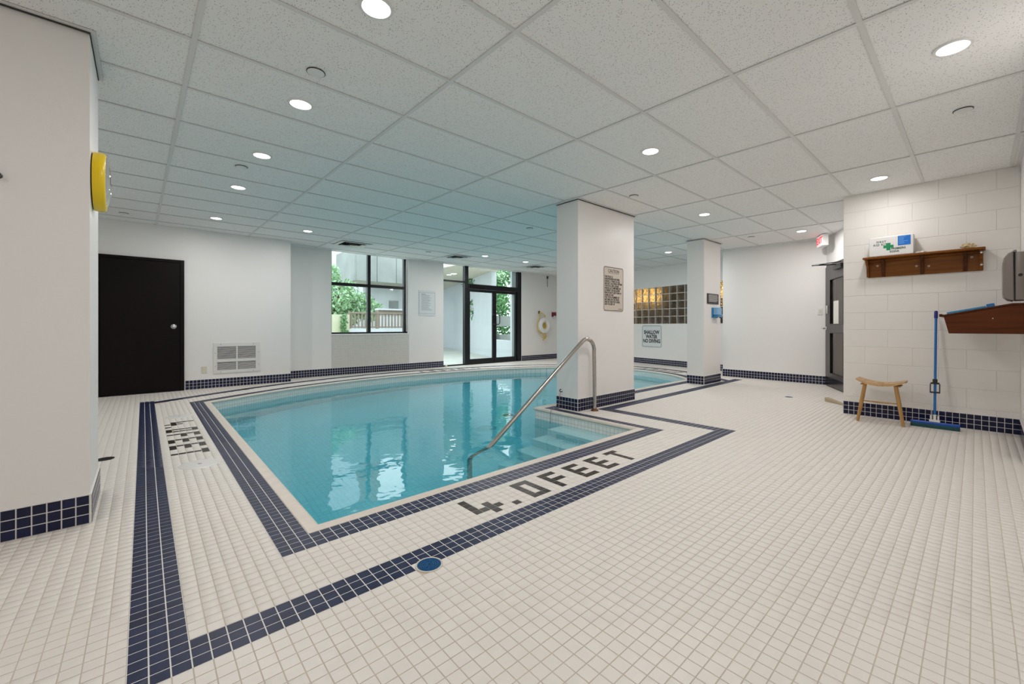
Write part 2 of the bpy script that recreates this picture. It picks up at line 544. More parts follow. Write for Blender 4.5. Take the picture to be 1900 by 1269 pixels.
# ------------------------------------------------------------------ pool outline
PX0, PX1 = 0.667, 3.672                  # near basin left and right
PY0, PYA = 2.305, 3.775                  # near edge, edge behind the first column
def catmull(pts, n):
    P = [np.array(p, float) for p in pts]
    P = [2 * P[0] - P[1]] + P + [2 * P[-1] - P[-2]]
    out = []
    for i in range(1, len(P) - 2):
        for k in range(n):
            t = k / n
            p0, p1, p2, p3 = P[i - 1], P[i], P[i + 1], P[i + 2]
            out.append(0.5 * ((2 * p1) + (-p0 + p2) * t + (2 * p0 - 5 * p1 + 4 * p2 - p3) * t * t + (-p0 + 3 * p1 - 3 * p2 + p3) * t ** 3))
    out.append(P[-2])
    return out
curve_pts = catmull([(7.82, RY(PYA, 7.82)), (8.32, 4.50), (8.64, 5.40), (8.50, 6.35), (7.75, 7.20), (6.8, 7.74), (5.6, 8.04), (4.2, 8.16), (3.1, 8.05), (1.95, 7.74), (1.2, 7.38), (PX0, 7.08)], 9)
edge = [np.array((PX0, RY(PY0, PX0))), np.array((PX1, RY(PY0, PX1))), np.array((PX1, RY(PYA, PX1)))] + curve_pts
def offset_poly(poly, d):
    """mitred outward offset of a counter-clockwise closed polygon"""
    n = len(poly); out = []
    for i in range(n):
        a, b_, c_ = poly[i - 1], poly[i], poly[(i + 1) % n]
        t1 = (b_ - a) / np.linalg.norm(b_ - a); t2 = (c_ - b_) / np.linalg.norm(c_ - b_)
        n1 = np.array((t1[1], -t1[0])); n2 = np.array((t2[1], -t2[0]))
        k = 1 + n1 @ n2
        out.append(b_ + d * (n1 + n2) / max(k, 0.25))
    return out
COP = 0.06
TM = 0.0496
TX0, TY0 = -0.038, 1.600
D_IN = (COP, COP + 3 * TM)
D_OUT = (COP + 10 * TM, COP + 13 * TM)

def inside(poly, X, Y):
    P = np.array(poly); r = np.zeros(X.shape, bool)
    j = len(P) - 1
    for i in range(len(P)):
        xi, yi = P[i]; xj, yj = P[j]
        c_ = ((yi > Y) != (yj > Y)) & (X < (xj - xi) * (Y - yi) / (yj - yi + 1e-12) + xi)
        r ^= c_
        j = i
    return r

# ------------------------------------------------------------------ room plan
XL = -2.1                                # unseen left wall
XR = 6.145                               # block wall
YS = -0.205                              # wall behind the camera
YBA, YBB = 8.63, 9.10                    # back wall left part, recessed part
ZT = 2.72
FA, FB = (9.845, 4.05), (10.85, 9.24)    # far right wall with the glass blocks
fd = U((0.36, 1.84))
FA = (10.0 - fd[0] * (4.9 - 3.6) / fd[1], 3.6)
FB = (10.0 + fd[0] * (9.30 - 4.9) / fd[1], 9.30)
DA = (8.87, 1.89)
dd = U((-0.77, -0.39))
DEND = (DA[0] + dd[0] * 1.75, DA[1] + dd[1] * 1.75)
room = [(XL, YS), (XR, YS), (XR, 1.145), (7.3, 1.15), DEND, DA, (8.87, 3.66), (FA[0] + 0.02, 3.67), FB, (2.03, RY(YBB, 2.03)), (2.03, RY(YBA, 2.03)), (XL, RY(YBA, XL))]

# ------------------------------------------------------------------ floor
floor = struct('floor', 'cream mosaic tiled pool deck')
def tile_block_mesh(name, m, ex, ey, g=0.0030, h=0.0022, ch=0.0007):
    """one mosaic tile on the (slightly skewed) lattice, corner at the origin, top at z=0"""
    ex = np.array(ex); ey = np.array(ey)
    a = g / 2 / TM; c_ = (g / 2 + ch) / TM
    vs = []
    for (q, z) in ((a, -h), (a, -ch * 0.8), (c_, 0)):
        for (u, v) in ((q, q), (1 - q, q), (1 - q, 1 - q), (q, 1 - q)):
            p = ex * u + ey * v
            vs.append((p[0], p[1], z))
    fs = [(8, 9, 10, 11)]
    for l in (0, 4):
        for k in range(4):
            fs.append((l + k, l + (k + 1) % 4, l + 4 + (k + 1) % 4, l + 4 + k))
    me = bpy.data.meshes.new(name)
    me.from_pydata(vs, [], fs)
    me.materials.append(M[m])
    me.update()
    return me
def many(name, me, locs, m, parent):
    """the far, small tiles of one kind as one mesh"""
    locs = np.asarray(locs)
    n = len(locs)
    if n == 0: return None
    v0 = np.array([v.co for v in me.vertices]); f0 = np.array([list(p.vertices) for p in me.polygons])
    V = (locs[:, None, :] + v0[None]).reshape(-1, 3)
    Fc = (np.arange(n)[:, None, None] * len(v0) + f0[None]).reshape(-1, 4)
    o = bpy.data.meshes.new(name)
    o.vertices.add(len(V)); o.vertices.foreach_set('co', V.ravel())
    o.loops.add(Fc.size); o.loops.foreach_set('vertex_index', Fc.ravel())
    o.polygons.add(len(Fc)); o.polygons.foreach_set('loop_start', np.arange(len(Fc)) * 4)
    o.update(calc_edges=True)
    o.materials.append(M[m])
    return link(name, o, parent, kind='stuff')
EX, EY = (TM, TM * SH), (0, TM)
def cell(i, j):
    x = TX0 + np.asarray(i) * TM
    return x, TY0 + np.asarray(j) * TM + SH * x
I, J = np.meshgrid(np.arange(-42, 222), np.arange(-38, 166), indexing='ij')
I = I.ravel(); J = J.ravel()
cx0, cy0 = cell(I, J)
cxm, cym = cell(I + 0.5, J + 0.5)
in_room = inside(room, cxm, cym)
pool_hole = offset_poly(edge, COP)
in_pool = inside(pool_hole, cxm, cym)
# straight band runs, in cells
def rect(i0, i1, j0, j1): return (I >= i0) & (I < i1) & (J >= j0) & (J < j1)
JT_IN, JT_OUT = 113, 122
outer_straight = rect(0, 3, 0, JT_OUT) | rect(3, 88, 0, 3) | rect(85, 88, 3, 32) | rect(88, 173, 29, 32)
inner_straight = rect(10, 13, 10, JT_IN) | rect(13, 78, 10, 13) | rect(75, 78, 13, 42) | rect(78, 163, 39, 42)
# curved runs: everything in the ring bands along the curved edge
CP = np.array(curve_pts)
def dist_curve(X, Y):
    d = np.full(X.shape, 1e9)
    for a, b_ in zip(CP[:-1], CP[1:]):
        ab = b_ - a
        t = np.clip(((X - a[0]) * ab[0] + (Y - a[1]) * ab[1]) / (ab @ ab), 0, 1)
        d = np.minimum(d, np.hypot(X - a[0] - t * ab[0], Y - a[1] - t * ab[1]))
    return d
dc = dist_curve(cxm, cym)
curve_zone = ((cym > 6.9) | (cxm > 7.7)) & ~in_pool & ~(outer_straight | inner_straight)
ring_in = curve_zone & (dc > D_IN[0] - 0.01) & (dc < D_IN[1])
ring_out = curve_zone & (dc > D_OUT[0]) & (dc < D_OUT[1] + 0.01)
letters = []
def glyphs():
    """4.0FEET as (column, row) cells, rows 8 (top) to 4 (bottom)"""
    L = [(28, 8), (28, 7), (28, 6), (28, 5), (29, 5), (30, 5), (31, 5), (30, 6), (30, 4), (33, 4)]
    L += [(36, r) for r in range(4, 9)] + [(38, r) for r in range(4, 9)] + [(37, 8), (37, 4)]
    L += [(41, r) for r in range(4, 9)] + [(42, 8), (43, 8), (42, 6), (43, 6)]
    for k in (46, 51):
        L += [(k, r) for r in range(4, 9)] + [(k + a, r) for a in (1, 2) for r in (8, 6, 4)]
    L += [(56, 8), (57, 8), (58, 8)] + [(57, r) for r in range(4, 8)]
    return L
near_letters = set(glyphs())
left_letters = set((r, 54 + (58 - c_)) for c_, r in glyphs())   # read from the left walkway: up is +x, right is -y
cells = list(zip(I.tolist(), J.tolist()))
is_letter = np.array([(c_ in near_letters) or (c_ in left_letters) for c_ in cells])
white = in_room & ~in_pool & ~outer_straight & ~inner_straight & ~ring_in & ~ring_out & ~is_letter
# drains cut out of the tiling
DRAIN = (0.915, 1.612)
white &= np.hypot(cxm - DRAIN[0], cym - DRAIN[1]) > 0.050
outer_straight &= np.hypot(cxm - DRAIN[0], cym - DRAIN[1]) > 0.050
def visible_size(X, Y):
    c_, s_ = math.cos(YAW), math.sin(YAW)
    u = X * c_ - Y * s_; w = X * s_ + Y * c_
    px = 967.7 + FPX * u / np.maximum(w, 1e-3); py = 604.82 + FPX * EYE / np.maximum(w, 1e-3)
    ok = (w > 0.2) & (px > 5) & (px < 1895) & (py < 1264)
    hid = inside([(0, 0), (-0.209 * 3, 3.145 * 3), (-30, 9), (-5, 0)], X, Y) & (Y > 3.1)
    return np.where(ok & ~hid, 1 / w ** 3, 0)
def lay(mask, mname, piece, parent, limit=300):
    idx = np.nonzero(mask)[0]
    me = tile_block_mesh(piece, mname, EX, EY, 0.0030 if 'white' in mname else 0.0040)
    order = idx[np.argsort(-visible_size(cxm[idx], cym[idx]), kind='stable')]
    for k in order[:limit]:
        o = link(piece, me, parent, (cx0[k], cy0[k], 0))
    rest = order[limit:]
    if len(rest):
        many(piece + '_field', me, np.stack([cx0[rest], cy0[rest], np.zeros(len(rest))], 1), mname, parent)
lay(white, 'white_tile', 'tile', floor, 300)
lay(is_letter & in_room, 'black_tile', 'letter_tile', floor, 300)
trim1 = struct('trim_1', 'outer navy tile stripe around the pool deck')
trim2 = struct('trim_2', 'inner navy tile stripe along the pool coping')
lay(outer_straight & in_room, 'navy_tile', 'tile', trim1, 300)
lay(inner_straight & in_room & ~in_pool, 'navy_tile', 'tile', trim2, 300)
def ring_tiles(name, dpair, parent, m, s0=None, s1=None, close=0.02):
    """three courses of tiles following the curved edge"""
    mb = MB()
    def clean(P):
        return P
    for r in range(3):
        A = offset_poly(edge, dpair[0] + r * TM)[3:]
        B = offset_poly(edge, dpair[0] + (r + 1) * TM)[3:]
        A = np.array(A); B = np.array(B)
        L = np.concatenate([[0], np.cumsum(np.linalg.norm(np.diff(A, axis=0), axis=1))])
        n = int(L[-1] / TM)
        ts = np.linspace(0, L[-1], n + 1)
        ax = np.stack([np.interp(ts, L, A[:, 0]), np.interp(ts, L, A[:, 1])], 1)
        bx = np.stack([np.interp(ts, L, B[:, 0]), np.interp(ts, L, B[:, 1])], 1)
        for k in range(n):
            q = [ax[k], ax[k + 1], bx[k + 1], bx[k]]
            c_ = sum(q) / 4
            q = [c_ + (p - c_) * 0.945 for p in q]
            mb.add([(p[0], p[1], -0.0022) for p in q] + [(p[0], p[1], 0.0004) for p in q],
                   [(4, 5, 6, 7), (0, 1, 5, 4), (1, 2, 6, 5), (2, 3, 7, 6), (3, 0, 4, 7)])
    mb.obj(name, m, parent, kind='stuff')
ring_tiles('curved_tile_run', D_IN, trim2, 'navy_tile')
ring_tiles('curved_tile_run', D_OUT, trim1, 'navy_tile')
# far depth markings along the curved edge, facing the back wall
def arc_letters(dist0, s_start):
    """mark cells along the curve at arc length s_start (from the right end), readable from behind"""
    mid = np.array(offset_poly(edge, dist0)[3:])
    L = np.concatenate([[0], np.cumsum(np.linalg.norm(np.diff(mid, axis=0), axis=1))])
    mb = MB()
    for (c_, r) in glyphs():
        s_ = s_start + (c_ - 28) * TM
        p = np.array([np.interp(s_ + 0.5 * TM, L, mid[:, 0]), np.interp(s_ + 0.5 * TM, L, mid[:, 1])])
        p2 = np.array([np.interp(s_ + 0.6 * TM, L, mid[:, 0]), np.interp(s_ + 0.6 * TM, L, mid[:, 1])])
        t = (p2 - p) / np.linalg.norm(p2 - p); n = np.array((t[1], -t[0]))
        # reader stands outside looking in: up is towards the water
        o = p + n * ((6 - r) * TM)
        q = [o - t * .023 - n * .023, o + t * .023 - n * .023, o + t * .023 + n * .023, o - t * .023 + n * .023]
        mb.add([(a[0], a[1], -0.001) for a in q] + [(a[0], a[1], 0.0008) for a in q], [(4, 5, 6, 7), (0, 1, 5, 4), (1, 2, 6, 5), (2, 3, 7, 6), (3, 0, 4, 7)])
    mb.obj('letter_tile_run', 'black_tile', floor, kind='stuff')
arc_letters(COP + 6.5 * TM, 6.75)
arc_letters(COP + 6.5 * TM, 0.9)
# white joints of the navy stripes
def strip(i0, i1, j0, j1, parent):
    q = [(TX0 + i * TM, TY0 + j * TM + SH * (TX0 + i * TM)) for i, j in ((i0, j0), (i1, j0), (i1, j1), (i0, j1))]
    MB().add([(x, y, -.0010) for x, y in q], [(0, 1, 2, 3)]).obj('grout_strip', 'white_grout', parent)
for a_ in ((0, 3, 0, JT_OUT), (3, 88, 0, 3), (85, 88, 3, 32), (88, 173, 29, 32)): strip(*a_, trim1)
for a_ in ((10, 13, 10, JT_IN), (13, 78, 10, 13), (75, 78, 13, 42), (78, 163, 39, 42)): strip(*a_, trim2)
# grout bed with the pool opening
outer = [Vector((x, y, 0)) for x, y in [(XL - .2, YS - .2), (11.2, YS - .2), (11.2, 9.55), (XL - .2, 9.3)]]
hole = [Vector((p[0], p[1], 0)) for p in offset_poly(edge, 0.045)]
tri = tessellate_polygon([outer, hole])
allv = outer + hole
me = bpy.data.meshes.new('grout_bed')
me.from_pydata([(v.x, v.y, -0.0016) for v in allv], [], [tuple(t) for t in tri])
bm = bmesh.new(); bm.from_mesh(me); bmesh.ops.recalc_face_normals(bm, faces=bm.faces)
for f in bm.faces:
    if f.normal.z < 0: f.normal_flip()
bm.to_mesh(me); bm.free()
me.materials.append(M['grout'])
link('grout_bed', me, floor)

# ------------------------------------------------------------------ ceiling
CA, CB, CH = 0.0003, 0.0069, EYE + 1.5088
CROT = 0.0094
def ceil_z(x, y): return CH + CA * x + CB * y
e3 = Vector((-CA, -CB, 1)).normalized()
e1 = Vector((math.cos(CROT), math.sin(CROT), CA * math.cos(CROT) + CB * math.sin(CROT))).normalized()
e2 = e3.cross(e1).normalized(); e1 = e2.cross(e3)
CM = Matrix(((e1.x, e2.x, e3.x, 0), (e1.y, e2.y, e3.y, 0), (e1.z, e2.z, e3.z, CH), (0, 0, 0, 1)))
ceiling = struct('ceiling', 'suspended ceiling of speckled acoustic panels in a white grid')
ceiling.matrix_world = CM
CX0, CY0, CW, CD = 0.2287, 1.6242, 1.2192, 0.6096
AMIN, AMAX, BMIN, BMAX = -2.15, 11.0, -0.25, 9.18
def crange(o, s, lo, hi):
    k = math.floor((lo - o) / s); out = [lo]
    while True:
        k += 1
        v = o + k * s
        if v >= hi: break
        if v > lo + 0.02: out.append(v)
    return out + [hi]
ga, gb = crange(CX0, CW, AMIN, AMAX), crange(CY0, CD, BMIN, BMAX)
for a0, a1 in zip(ga, ga[1:]):
    for b0, b1 in zip(gb, gb[1:]):
        box('ceiling_panel', 'panel', ceiling, a0 + .008, b0 + .008, 0.0060, a1 - .008, b1 - .008, 0.0212)
tw = 0.0125
for k, a in enumerate(ga):
    MB().box(a - tw, BMIN, 0, a + tw, BMAX, 0.0035).box(a - .001, BMIN, 0.0035, a + .001, BMAX, 0.03).obj('main_runner', 'tee', ceiling)
for bb in gb:
    mb = MB()
    for a0, a1 in zip(ga, ga[1:]):
        mb.box(a0 + tw, bb - tw, 0.0006, a1 - tw, bb + tw, 0.0035).box(a0 + tw, bb - .001, 0.0035, a1 - tw, bb + .001, 0.03)
    mb.obj('cross_runner', 'tee', ceiling)
box('sky_block_slab', 'paint', ceiling, AMIN - .4, BMIN - .3, 0.20, AMAX + 1.5, BMAX + .25, 0.35)  # unseen slab added over the ceiling to keep sky light out

# ------------------------------------------------------------------ walls
def wall(name, label, segs, m='paint'):
    """segs: (A, B, z0, z1, outward normal, thickness)"""
    o = struct(name, label)
    for k, (A, B, z0, z1, n, t) in enumerate(segs):
        MB().wallbox(A, B, z0, z1, n, t).obj('wall_face', m, o)
    return o
N, E_, W_, S_ = (0, 1), (1, 0), (-1, 0), (0, -1)
wall('wall_left', 'plain white wall on the left of the pool hall', [((XL, YS - .2), (XL, 9.0), 0, ZT, W_, .2)])
wall('wall_front', 'plain white wall behind the viewpoint', [((XL, YS), (7.5, YS), 0, ZT, S_, .2)])
wall('wall_back_left', 'white wall holding the dark brown door', [((XL, RY(YBA, XL)), (2.03, RY(YBA, 2.03)), 0, ZT, N, .55)])
WX0, WX1 = 2.905, 4.655
GX0, GX1 = 5.612, 8.285
wb = wall('wall_back', 'white back wall with the window and glazed doors', [
    ((2.03, RY(YBB, 2.03)), (WX0, RY(YBB, WX0)), 0, ZT, N, .2),
    ((WX0, RY(YBB, WX0)), (WX1, RY(YBB, WX1)), 2.66, ZT, N, .2),
    ((WX1, RY(YBB, WX1)), (GX0, RY(YBB, GX0)), 0, ZT, N, .2),
    ((GX0, RY(YBB, GX0)), (GX1, RY(YBB, GX1)), 2.66, ZT, N, .2),
    ])
wall('wall_back_right', 'white back wall carrying the life ring', [((GX1, RY(YBB, GX1)), (11.2, RY(YBB, 11.2)), 0, ZT, N, .2)])
MB().wallbox((WX0, RY(YBB, WX0) - .002), (WX1 + .01, RY(YBB, WX1) - .002), 0, 0.835, N, .2).obj('tiled_apron', 'sill_tile', wb)
MB().wallbox((WX0, RY(YBB, WX0) - .012), (WX1 + .01, RY(YBB, WX1) - .012), 0.835, 0.857, N, .2).obj('window_sill', 'paint', wb)
FN = (fd[1], -fd[0])                      # outward normal of the far right wall
def fpt(y): return (10.0 + fd[0] * (y - 4.9) / fd[1], y)
GB0, GB1, GZ0, GZ1 = 3.69, 6.91, 1.083, 2.068
wall('wall_right_far', 'white end wall with the glass block window', [
    (fpt(3.6), fpt(9.3), 0, GZ0, FN, .2), (fpt(3.6), fpt(9.3), GZ1, ZT, FN, .2),
    (fpt(3.6), fpt(GB0), GZ0, GZ1, FN, .2), (fpt(GB1), fpt(9.3), GZ0, GZ1, FN, .2)])
wall('wall_return', 'white wall beside the exit door', [((8.87, 1.89), (8.87, 3.66), 0, ZT, E_, .12), ((8.90, 3.66), (10.0, 3.675), 0, ZT, S_, .2)])
DN = (-dd[1], dd[0])                      # into the diagonal wall
DN = (0.4518, -0.8921)
def dpt(s): return (DA[0] + dd[0] * s, DA[1] + dd[1] * s)
wall('wall_diagonal', 'white angled wall around the exit door', [
    (dpt(0), dpt(.03), 0, ZT, DN, .12), (dpt(.03), dpt(1.17), 2.06, ZT, DN, .12), (dpt(1.17), dpt(1.75), 0, ZT, DN, .12),
    (DEND, (XR + .2, 1.13), 0, ZT, (0, -1), .2)])

# block wall: every block a piece
wr = struct('wall_right', 'painted concrete block wall with shelf and stool')
MB().box(XR + .003, YS - .1, 0, XR + .2, 1.145, ZT).obj('mortar_backing', 'joint', wr)
course, blen = 0.195, 0.40
k = 0
z = 0.010
while z < ZT:
    off = (k % 2) * blen / 2
    y = 1.145
    first = True
    while y > YS:
        ln = blen - off if (first and off) else blen
        y1 = max(YS, y - ln)
        if y - y1 > 0.02:
            MB().box(XR, y1 + .0022, z + .0022, XR + .03, y - .0022, min(ZT, z + course - .0022)).obj('block', 'block', wr, bevel=0.002, seg=1)
        y -= ln
        first = False
    z += course
    k += 1

# columns
def column(name, label, x0, x1, y0, y1):
    o = struct(name, label)
    vs = [(x0, RY(y0, x0)), (x1, RY(y0, x1)), (x1, RY(y1, x1)), (x0, RY(y1, x0))]
    MB().prism(vs, 0, ZT).obj('column_shaft', 'paint', o)
    # ceiling moulding around the head
    mb = MB(); mg = MB()
    zt = ceil_z((x0 + x1) / 2, y0)
    w = 0.022
    for (a0, b0, a1, b1) in ((x0 - w, y0 - w, x1 + w, y0), (x0 - w, y1, x1 + w, y1 + w), (x0 - w, y0, x0, y1), (x1, y0, x1 + w, y1)):
        zz = zt - 0.003
        mb.box(a0, RY(b0, x0), zz, a1, RY(b1, x0), zz + .006)
    mb.obj('ceiling_moulding', 'tee', o)
    for (a0, b0, a1, b1) in ((x0 - .004, y0 - .004, x1 + .004, y0), (x0 - .004, y0, x0, y1 + .004), (x1, y0, x1 + .004, y1 + .004)):
        mg.box(a0, RY(b0, x0), zt - .012, a1, RY(b1, x0), zt - .003)
    mg.obj('shadow_gap', 'shadow_gap', o)
    return o
CL = (-1.45, -0.209, 3.148, 3.70)
C1 = (3.886, 5.10, 3.252, 3.60)
C2 = (7.29, 7.985, 3.235, 3.54)
column('wall_column_left', 'broad white column carrying the yellow clock', *CL)
column('wall_column_middle', 'white column standing at the pool steps', *C1)
column('wall_column_far', 'slim white column beyond the pool steps', *C2)

# baseboards: three courses of navy tiles
def baseboard(name, label, runs, single=True, z0=0.0):
    """runs: (A, B, outward-into-room normal)"""
    o = struct(name, label)
    budget = 300
    t = 0.010
    for (A, B, n) in runs:
        L = math.hypot(B[0] - A[0], B[1] - A[1])
        cnt = max(1, round(L / TM)); w = L / cnt
        d = ((B[0] - A[0]) / L, (B[1] - A[1]) / L)
        rz = math.atan2(d[1], d[0])
        sgn = 1 if (n[0] * -d[1] + n[1] * d[0]) > 0 else -1
        p = MB().box(-0.0, 0, 0, L, sgn * (t - .0022), 3 * TM + .002)
        p.obj('grout_strip', 'white_grout', o, (*A, z0), rz)
        g = 0.0034
        def tilebox(mb, i, r):
            x0, x1, za, zb = i * w + g / 2, (i + 1) * w - g / 2, r * TM + g / 2, (r + 1) * TM - g / 2
            c_ = 0.0014
            y0_, y1_ = sgn * (t - .004), sgn * t
            vs = [(x0, y0_, za), (x1, y0_, za), (x1, y0_, zb), (x0, y0_, zb), (x0 + c_, y1_, za + c_), (x1 - c_, y1_, za + c_), (x1 - c_, y1_, zb - c_), (x0 + c_, y1_, zb - c_)]
            fs = [(4, 5, 6, 7), (0, 1, 5, 4), (1, 2, 6, 5), (2, 3, 7, 6), (3, 0, 4, 7)]
            if sgn > 0: fs = [f[::-1] for f in fs]
            mb.add(vs, fs)
        if single and budget >= cnt * 3:
            mb = MB(); tilebox(mb, 0, 0)
            me = mb.mesh('tile', 'navy_wall_tile')
            e = empty('tile_run', (*A, z0), rz, o) if False else None
            for i in range(cnt):
                for r in range(3):
                    ox = i * w
                    q = link('tile', me, o, (A[0] + d[0] * ox, A[1] + d[1] * ox, z0 + r * TM), rz)
            budget -= cnt * 3
        else:
            mb = MB()
            for i in range(cnt):
                for r in range(3): tilebox(mb, i, r)
            mb.obj('tile_field', 'navy_wall_tile', o, (*A, z0), rz, kind='stuff')
    return o
x0, x1, y0, y1 = CL
baseboard('baseboard_column_left', 'navy tile skirting of the broad left column', [((x0, RY(y0, x0)), (x1 + .0, RY(y0, x1)), S_), ((x1, RY(y0, x1) - .01), (x1, RY(y1, x1)), E_)])
x0, x1, y0, y1 = C1
baseboard('baseboard_column_middle', 'navy tile skirting of the column at the pool steps', [((x0 - .01, RY(y0, x0)), (x1 + .01, RY(y0, x1)), S_), ((x0, RY(y0, x0)), (x0, RY(y1, x0)), W_), ((x1, RY(y0, x1)), (x1, RY(y1, x1)), E_)])
x0, x1, y0, y1 = C2
baseboard('baseboard_column_far', 'navy tile skirting of the slim far column', [((x0 - .01, RY(y0, x0)), (x1, RY(y0, x1)), S_), ((x0, RY(y0, x0)), (x0, RY(y1, x0)), W_)])
baseboard('baseboard_right', 'navy tile skirting of the block wall', [((XR, YS), (XR, 1.145), W_), ((4.9, YS), (XR, YS), N)])
baseboard('baseboard_back_left', 'navy tile skirting right of the dark door', [((0.50, RY(YBA, .5)), (2.03, RY(YBA, 2.03)), S_)])
baseboard('baseboard_back', 'navy tile skirting under the window', [((2.03, RY(YBB, 2.03)), (GX0, RY(YBB, GX0)), S_), ((GX1, RY(YBB, GX1)), (10.8, RY(YBB, 10.8)), S_)])
baseboard('baseboard_right_far', 'navy tile skirting below the glass blocks', [(fpt(3.7), fpt(9.2), W_)])
baseboard('baseboard_return', 'navy tile skirting beside the exit door', [((8.87, 1.90), (8.87, 3.66), W_), ((8.86, 3.66), (9.74, 3.67), N)])
# end post of the skirting by the dark door
# ------------------------------------------------------------------ pool
pool = thing('swimming_pool', 'turquoise indoor pool with steps sunk in the tiled deck', 'pool', (3.9, 5.0, 0))
def local(o, ps): return [(p[0] - 3.9, p[1] - 5.0, p[2]) for p in ps]
def pobj(mb, name, m, **kw):
    mb.v = local(None, mb.v)
    return mb.obj(name, m, pool, **kw)
ZW, ZB = -0.130, -1.25
n = len(edge)
mb = MB()
vs = [(p[0], p[1], -0.004) for p in edge] + [(p[0], p[1], ZB) for p in edge]
mb.add(vs, [(i, (i + 1) % n, n + (i + 1) % n, n + i) for i in range(n)])
pobj(mb, 'pool_wall', 'pool_tile')
tri = tessellate_polygon([[Vector((p[0], p[1], 0)) for p in edge]])
mb = MB().add([(p[0], p[1], ZB) for p in edge], [tuple(t) for t in tri])
pobj(mb, 'pool_floor', 'pool_floor')
# coping: rounded profile swept around the edge
prof = [(-0.004, -0.034), (-0.012, -0.028), (-0.014, -0.012), (-0.006, 0.002), (0.008, 0.007), (0.028, 0.006), (0.046, 0.002), (COP - .002, 0.0003), (COP - .002, -0.006)]
mb = MB()
rings = [offset_poly(edge, d) for d, z in prof]
vs = [(rings[k][i][0], rings[k][i][1], prof[k][1]) for k in range(len(prof)) for i in range(n)]
fs = [(k * n + i, k * n + (i + 1) % n, (k + 1) * n + (i + 1) % n, (k + 1) * n + i) for k in range(len(prof) - 1) for i in range(n)]
mb.add(vs, fs)
pobj(mb, 'coping', 'coping', smooth=50)
# steps, descending away from the alcove end
sy0, sy1 = RY(PY0, 3.2) + .0, 3.34
for k, (xa, zt) in enumerate([(3.39, -0.165), (3.155, -0.39), (2.92, -0.62), (2.68, -0.85)]):
    xb = PX1 if k == 0 else [3.39, 3.155, 2.92][k - 1]
    mb = MB().box(xa, sy0, ZB, xb, sy1, zt)
    pobj(mb, 'step', 'step', bevel=0.008)
# main drain and return fitting on the pool floor
mb = MB().lathe([(0, .02), (.10, .02), (.14, .012), (.15, 0)], 28, c=(3.6, 4.75, ZB))
pobj(mb, 'main_drain', 'white_plastic', smooth=40)
mb = MB().lathe([(0, .015), (.08, .015), (.09, 0)], 24, c=(4.3, 5.1, ZB))
pobj(mb, 'floor_fitting', 'black', smooth=40)
# water body reaches just behind the tiled shell
we = offset_poly(edge, 0.025)
tri = tessellate_polygon([[Vector((p[0], p[1], 0)) for p in we]])
mb = MB().add([(p[0], p[1], ZW) for p in we], [tuple(t) for t in tri])
mb.add([(p[0], p[1], ZB - .03) for p in we], [tuple(t[::-1]) for t in tri])
mb.add([(p[0], p[1], ZW) for p in we] + [(p[0], p[1], ZB - .03) for p in we], [(i, (i + 1) % n, n + (i + 1) % n, n + i) for i in range(n)])
mb.v = local(None, mb.v)
me = bpy.data.meshes.new('water')
me.from_pydata(mb.v, [], mb.f)
bm = bmesh.new(); bm.from_mesh(me)
for f in bm.faces:
    c_ = f.calc_center_median()
    up = 1 if c_.z > ZW - .01 else -1 if c_.z < ZB else 0
    if (up and f.normal.z * up < 0) or (not up and f.normal.dot(Vector((c_.x, c_.y, 0))) < 0): f.normal_flip()
    f.smooth = True
bm.to_mesh(me); bm.free()
me.materials.append(wm)
w_ = link('water', me, pool)
w_.cycles.is_caustics_caster = True
for o in pool.children:
    if o.name != w_.name: o.cycles.is_caustics_receiver = True

# handrail
def arc(c, r, a0, a1, k, y):
    return [(c[0] + r * math.cos(math.radians(a0 + (a1 - a0) * i / k)), y, c[1] + r * math.sin(math.radians(a0 + (a1 - a0) * i / k))) for i in range(k + 1)]
hy = 3.20
hr = thing('handrail', 'stainless steel handrail running down into the pool by the column', 'handrail', (4.075, hy, 0))
path = [(0, 0, 0.005), (-.004, 0, .35), (-.012, 0, .66)]
# bend over to the slope
c_ = (-.150, .735); r = .138
path += [(p[0], 0, p[2]) for p in arc(c_, r, 0, 126, 12, 0)]
sl = (-1.33, -0.945)
p0 = path[-1]
path += [(p0[0] + sl[0] * t, 0, p0[2] + sl[1] * t) for t in (.3, .6, .9, 1.14)]
pe = path[-1]
path += [(pe[0] - .055, 0, pe[2] - .048), (pe[0] - .082, 0, pe[2] - .085), (pe[0] - .092, 0, pe[2] - .14), (pe[0] - .094, 0, -1.24)]
MB().tube(path, 0.0235, 16).obj('rail', 'steel', hr, smooth=60)
MB().lathe([(.0, .030), (.026, .030), (.030, .020), (.044, .010), (.048, 0)], 24).obj('floor_flange', 'rust', hr, smooth=40)

# ------------------------------------------------------------------ door 1 (dark, left back wall)
d1 = struct('door_1', 'dark brown flush door beside the wall grille', (-0.50, RY(YBA, -.5) - .001, 0), math.atan(SH))
box('door_leaf', 'dark_door', d1, .03, -.032, .012, .935, -.004, 2.03, bevel=.003)
MB().box(-.02, -.045, 0, .03, 0, 2.075).box(.935, -.045, 0, .985, 0, 2.075).box(.03, -.045, 2.03, .935, 0, 2.075).obj('door_frame', 'dark_door', d1, bevel=.003)
kn = MB().lathe([(.036, 0), (.036, .006), (.014, .010), (.013, .03), (.026, .038), (.030, .052), (.024, .066), (0, .070)], 24, '-Y', (.855, -.032, 1.02)).obj('door_knob', 'chrome', d1, smooth=40)
box('threshold', 'black', d1, 0, -.06, 0, .96, 0, .008)

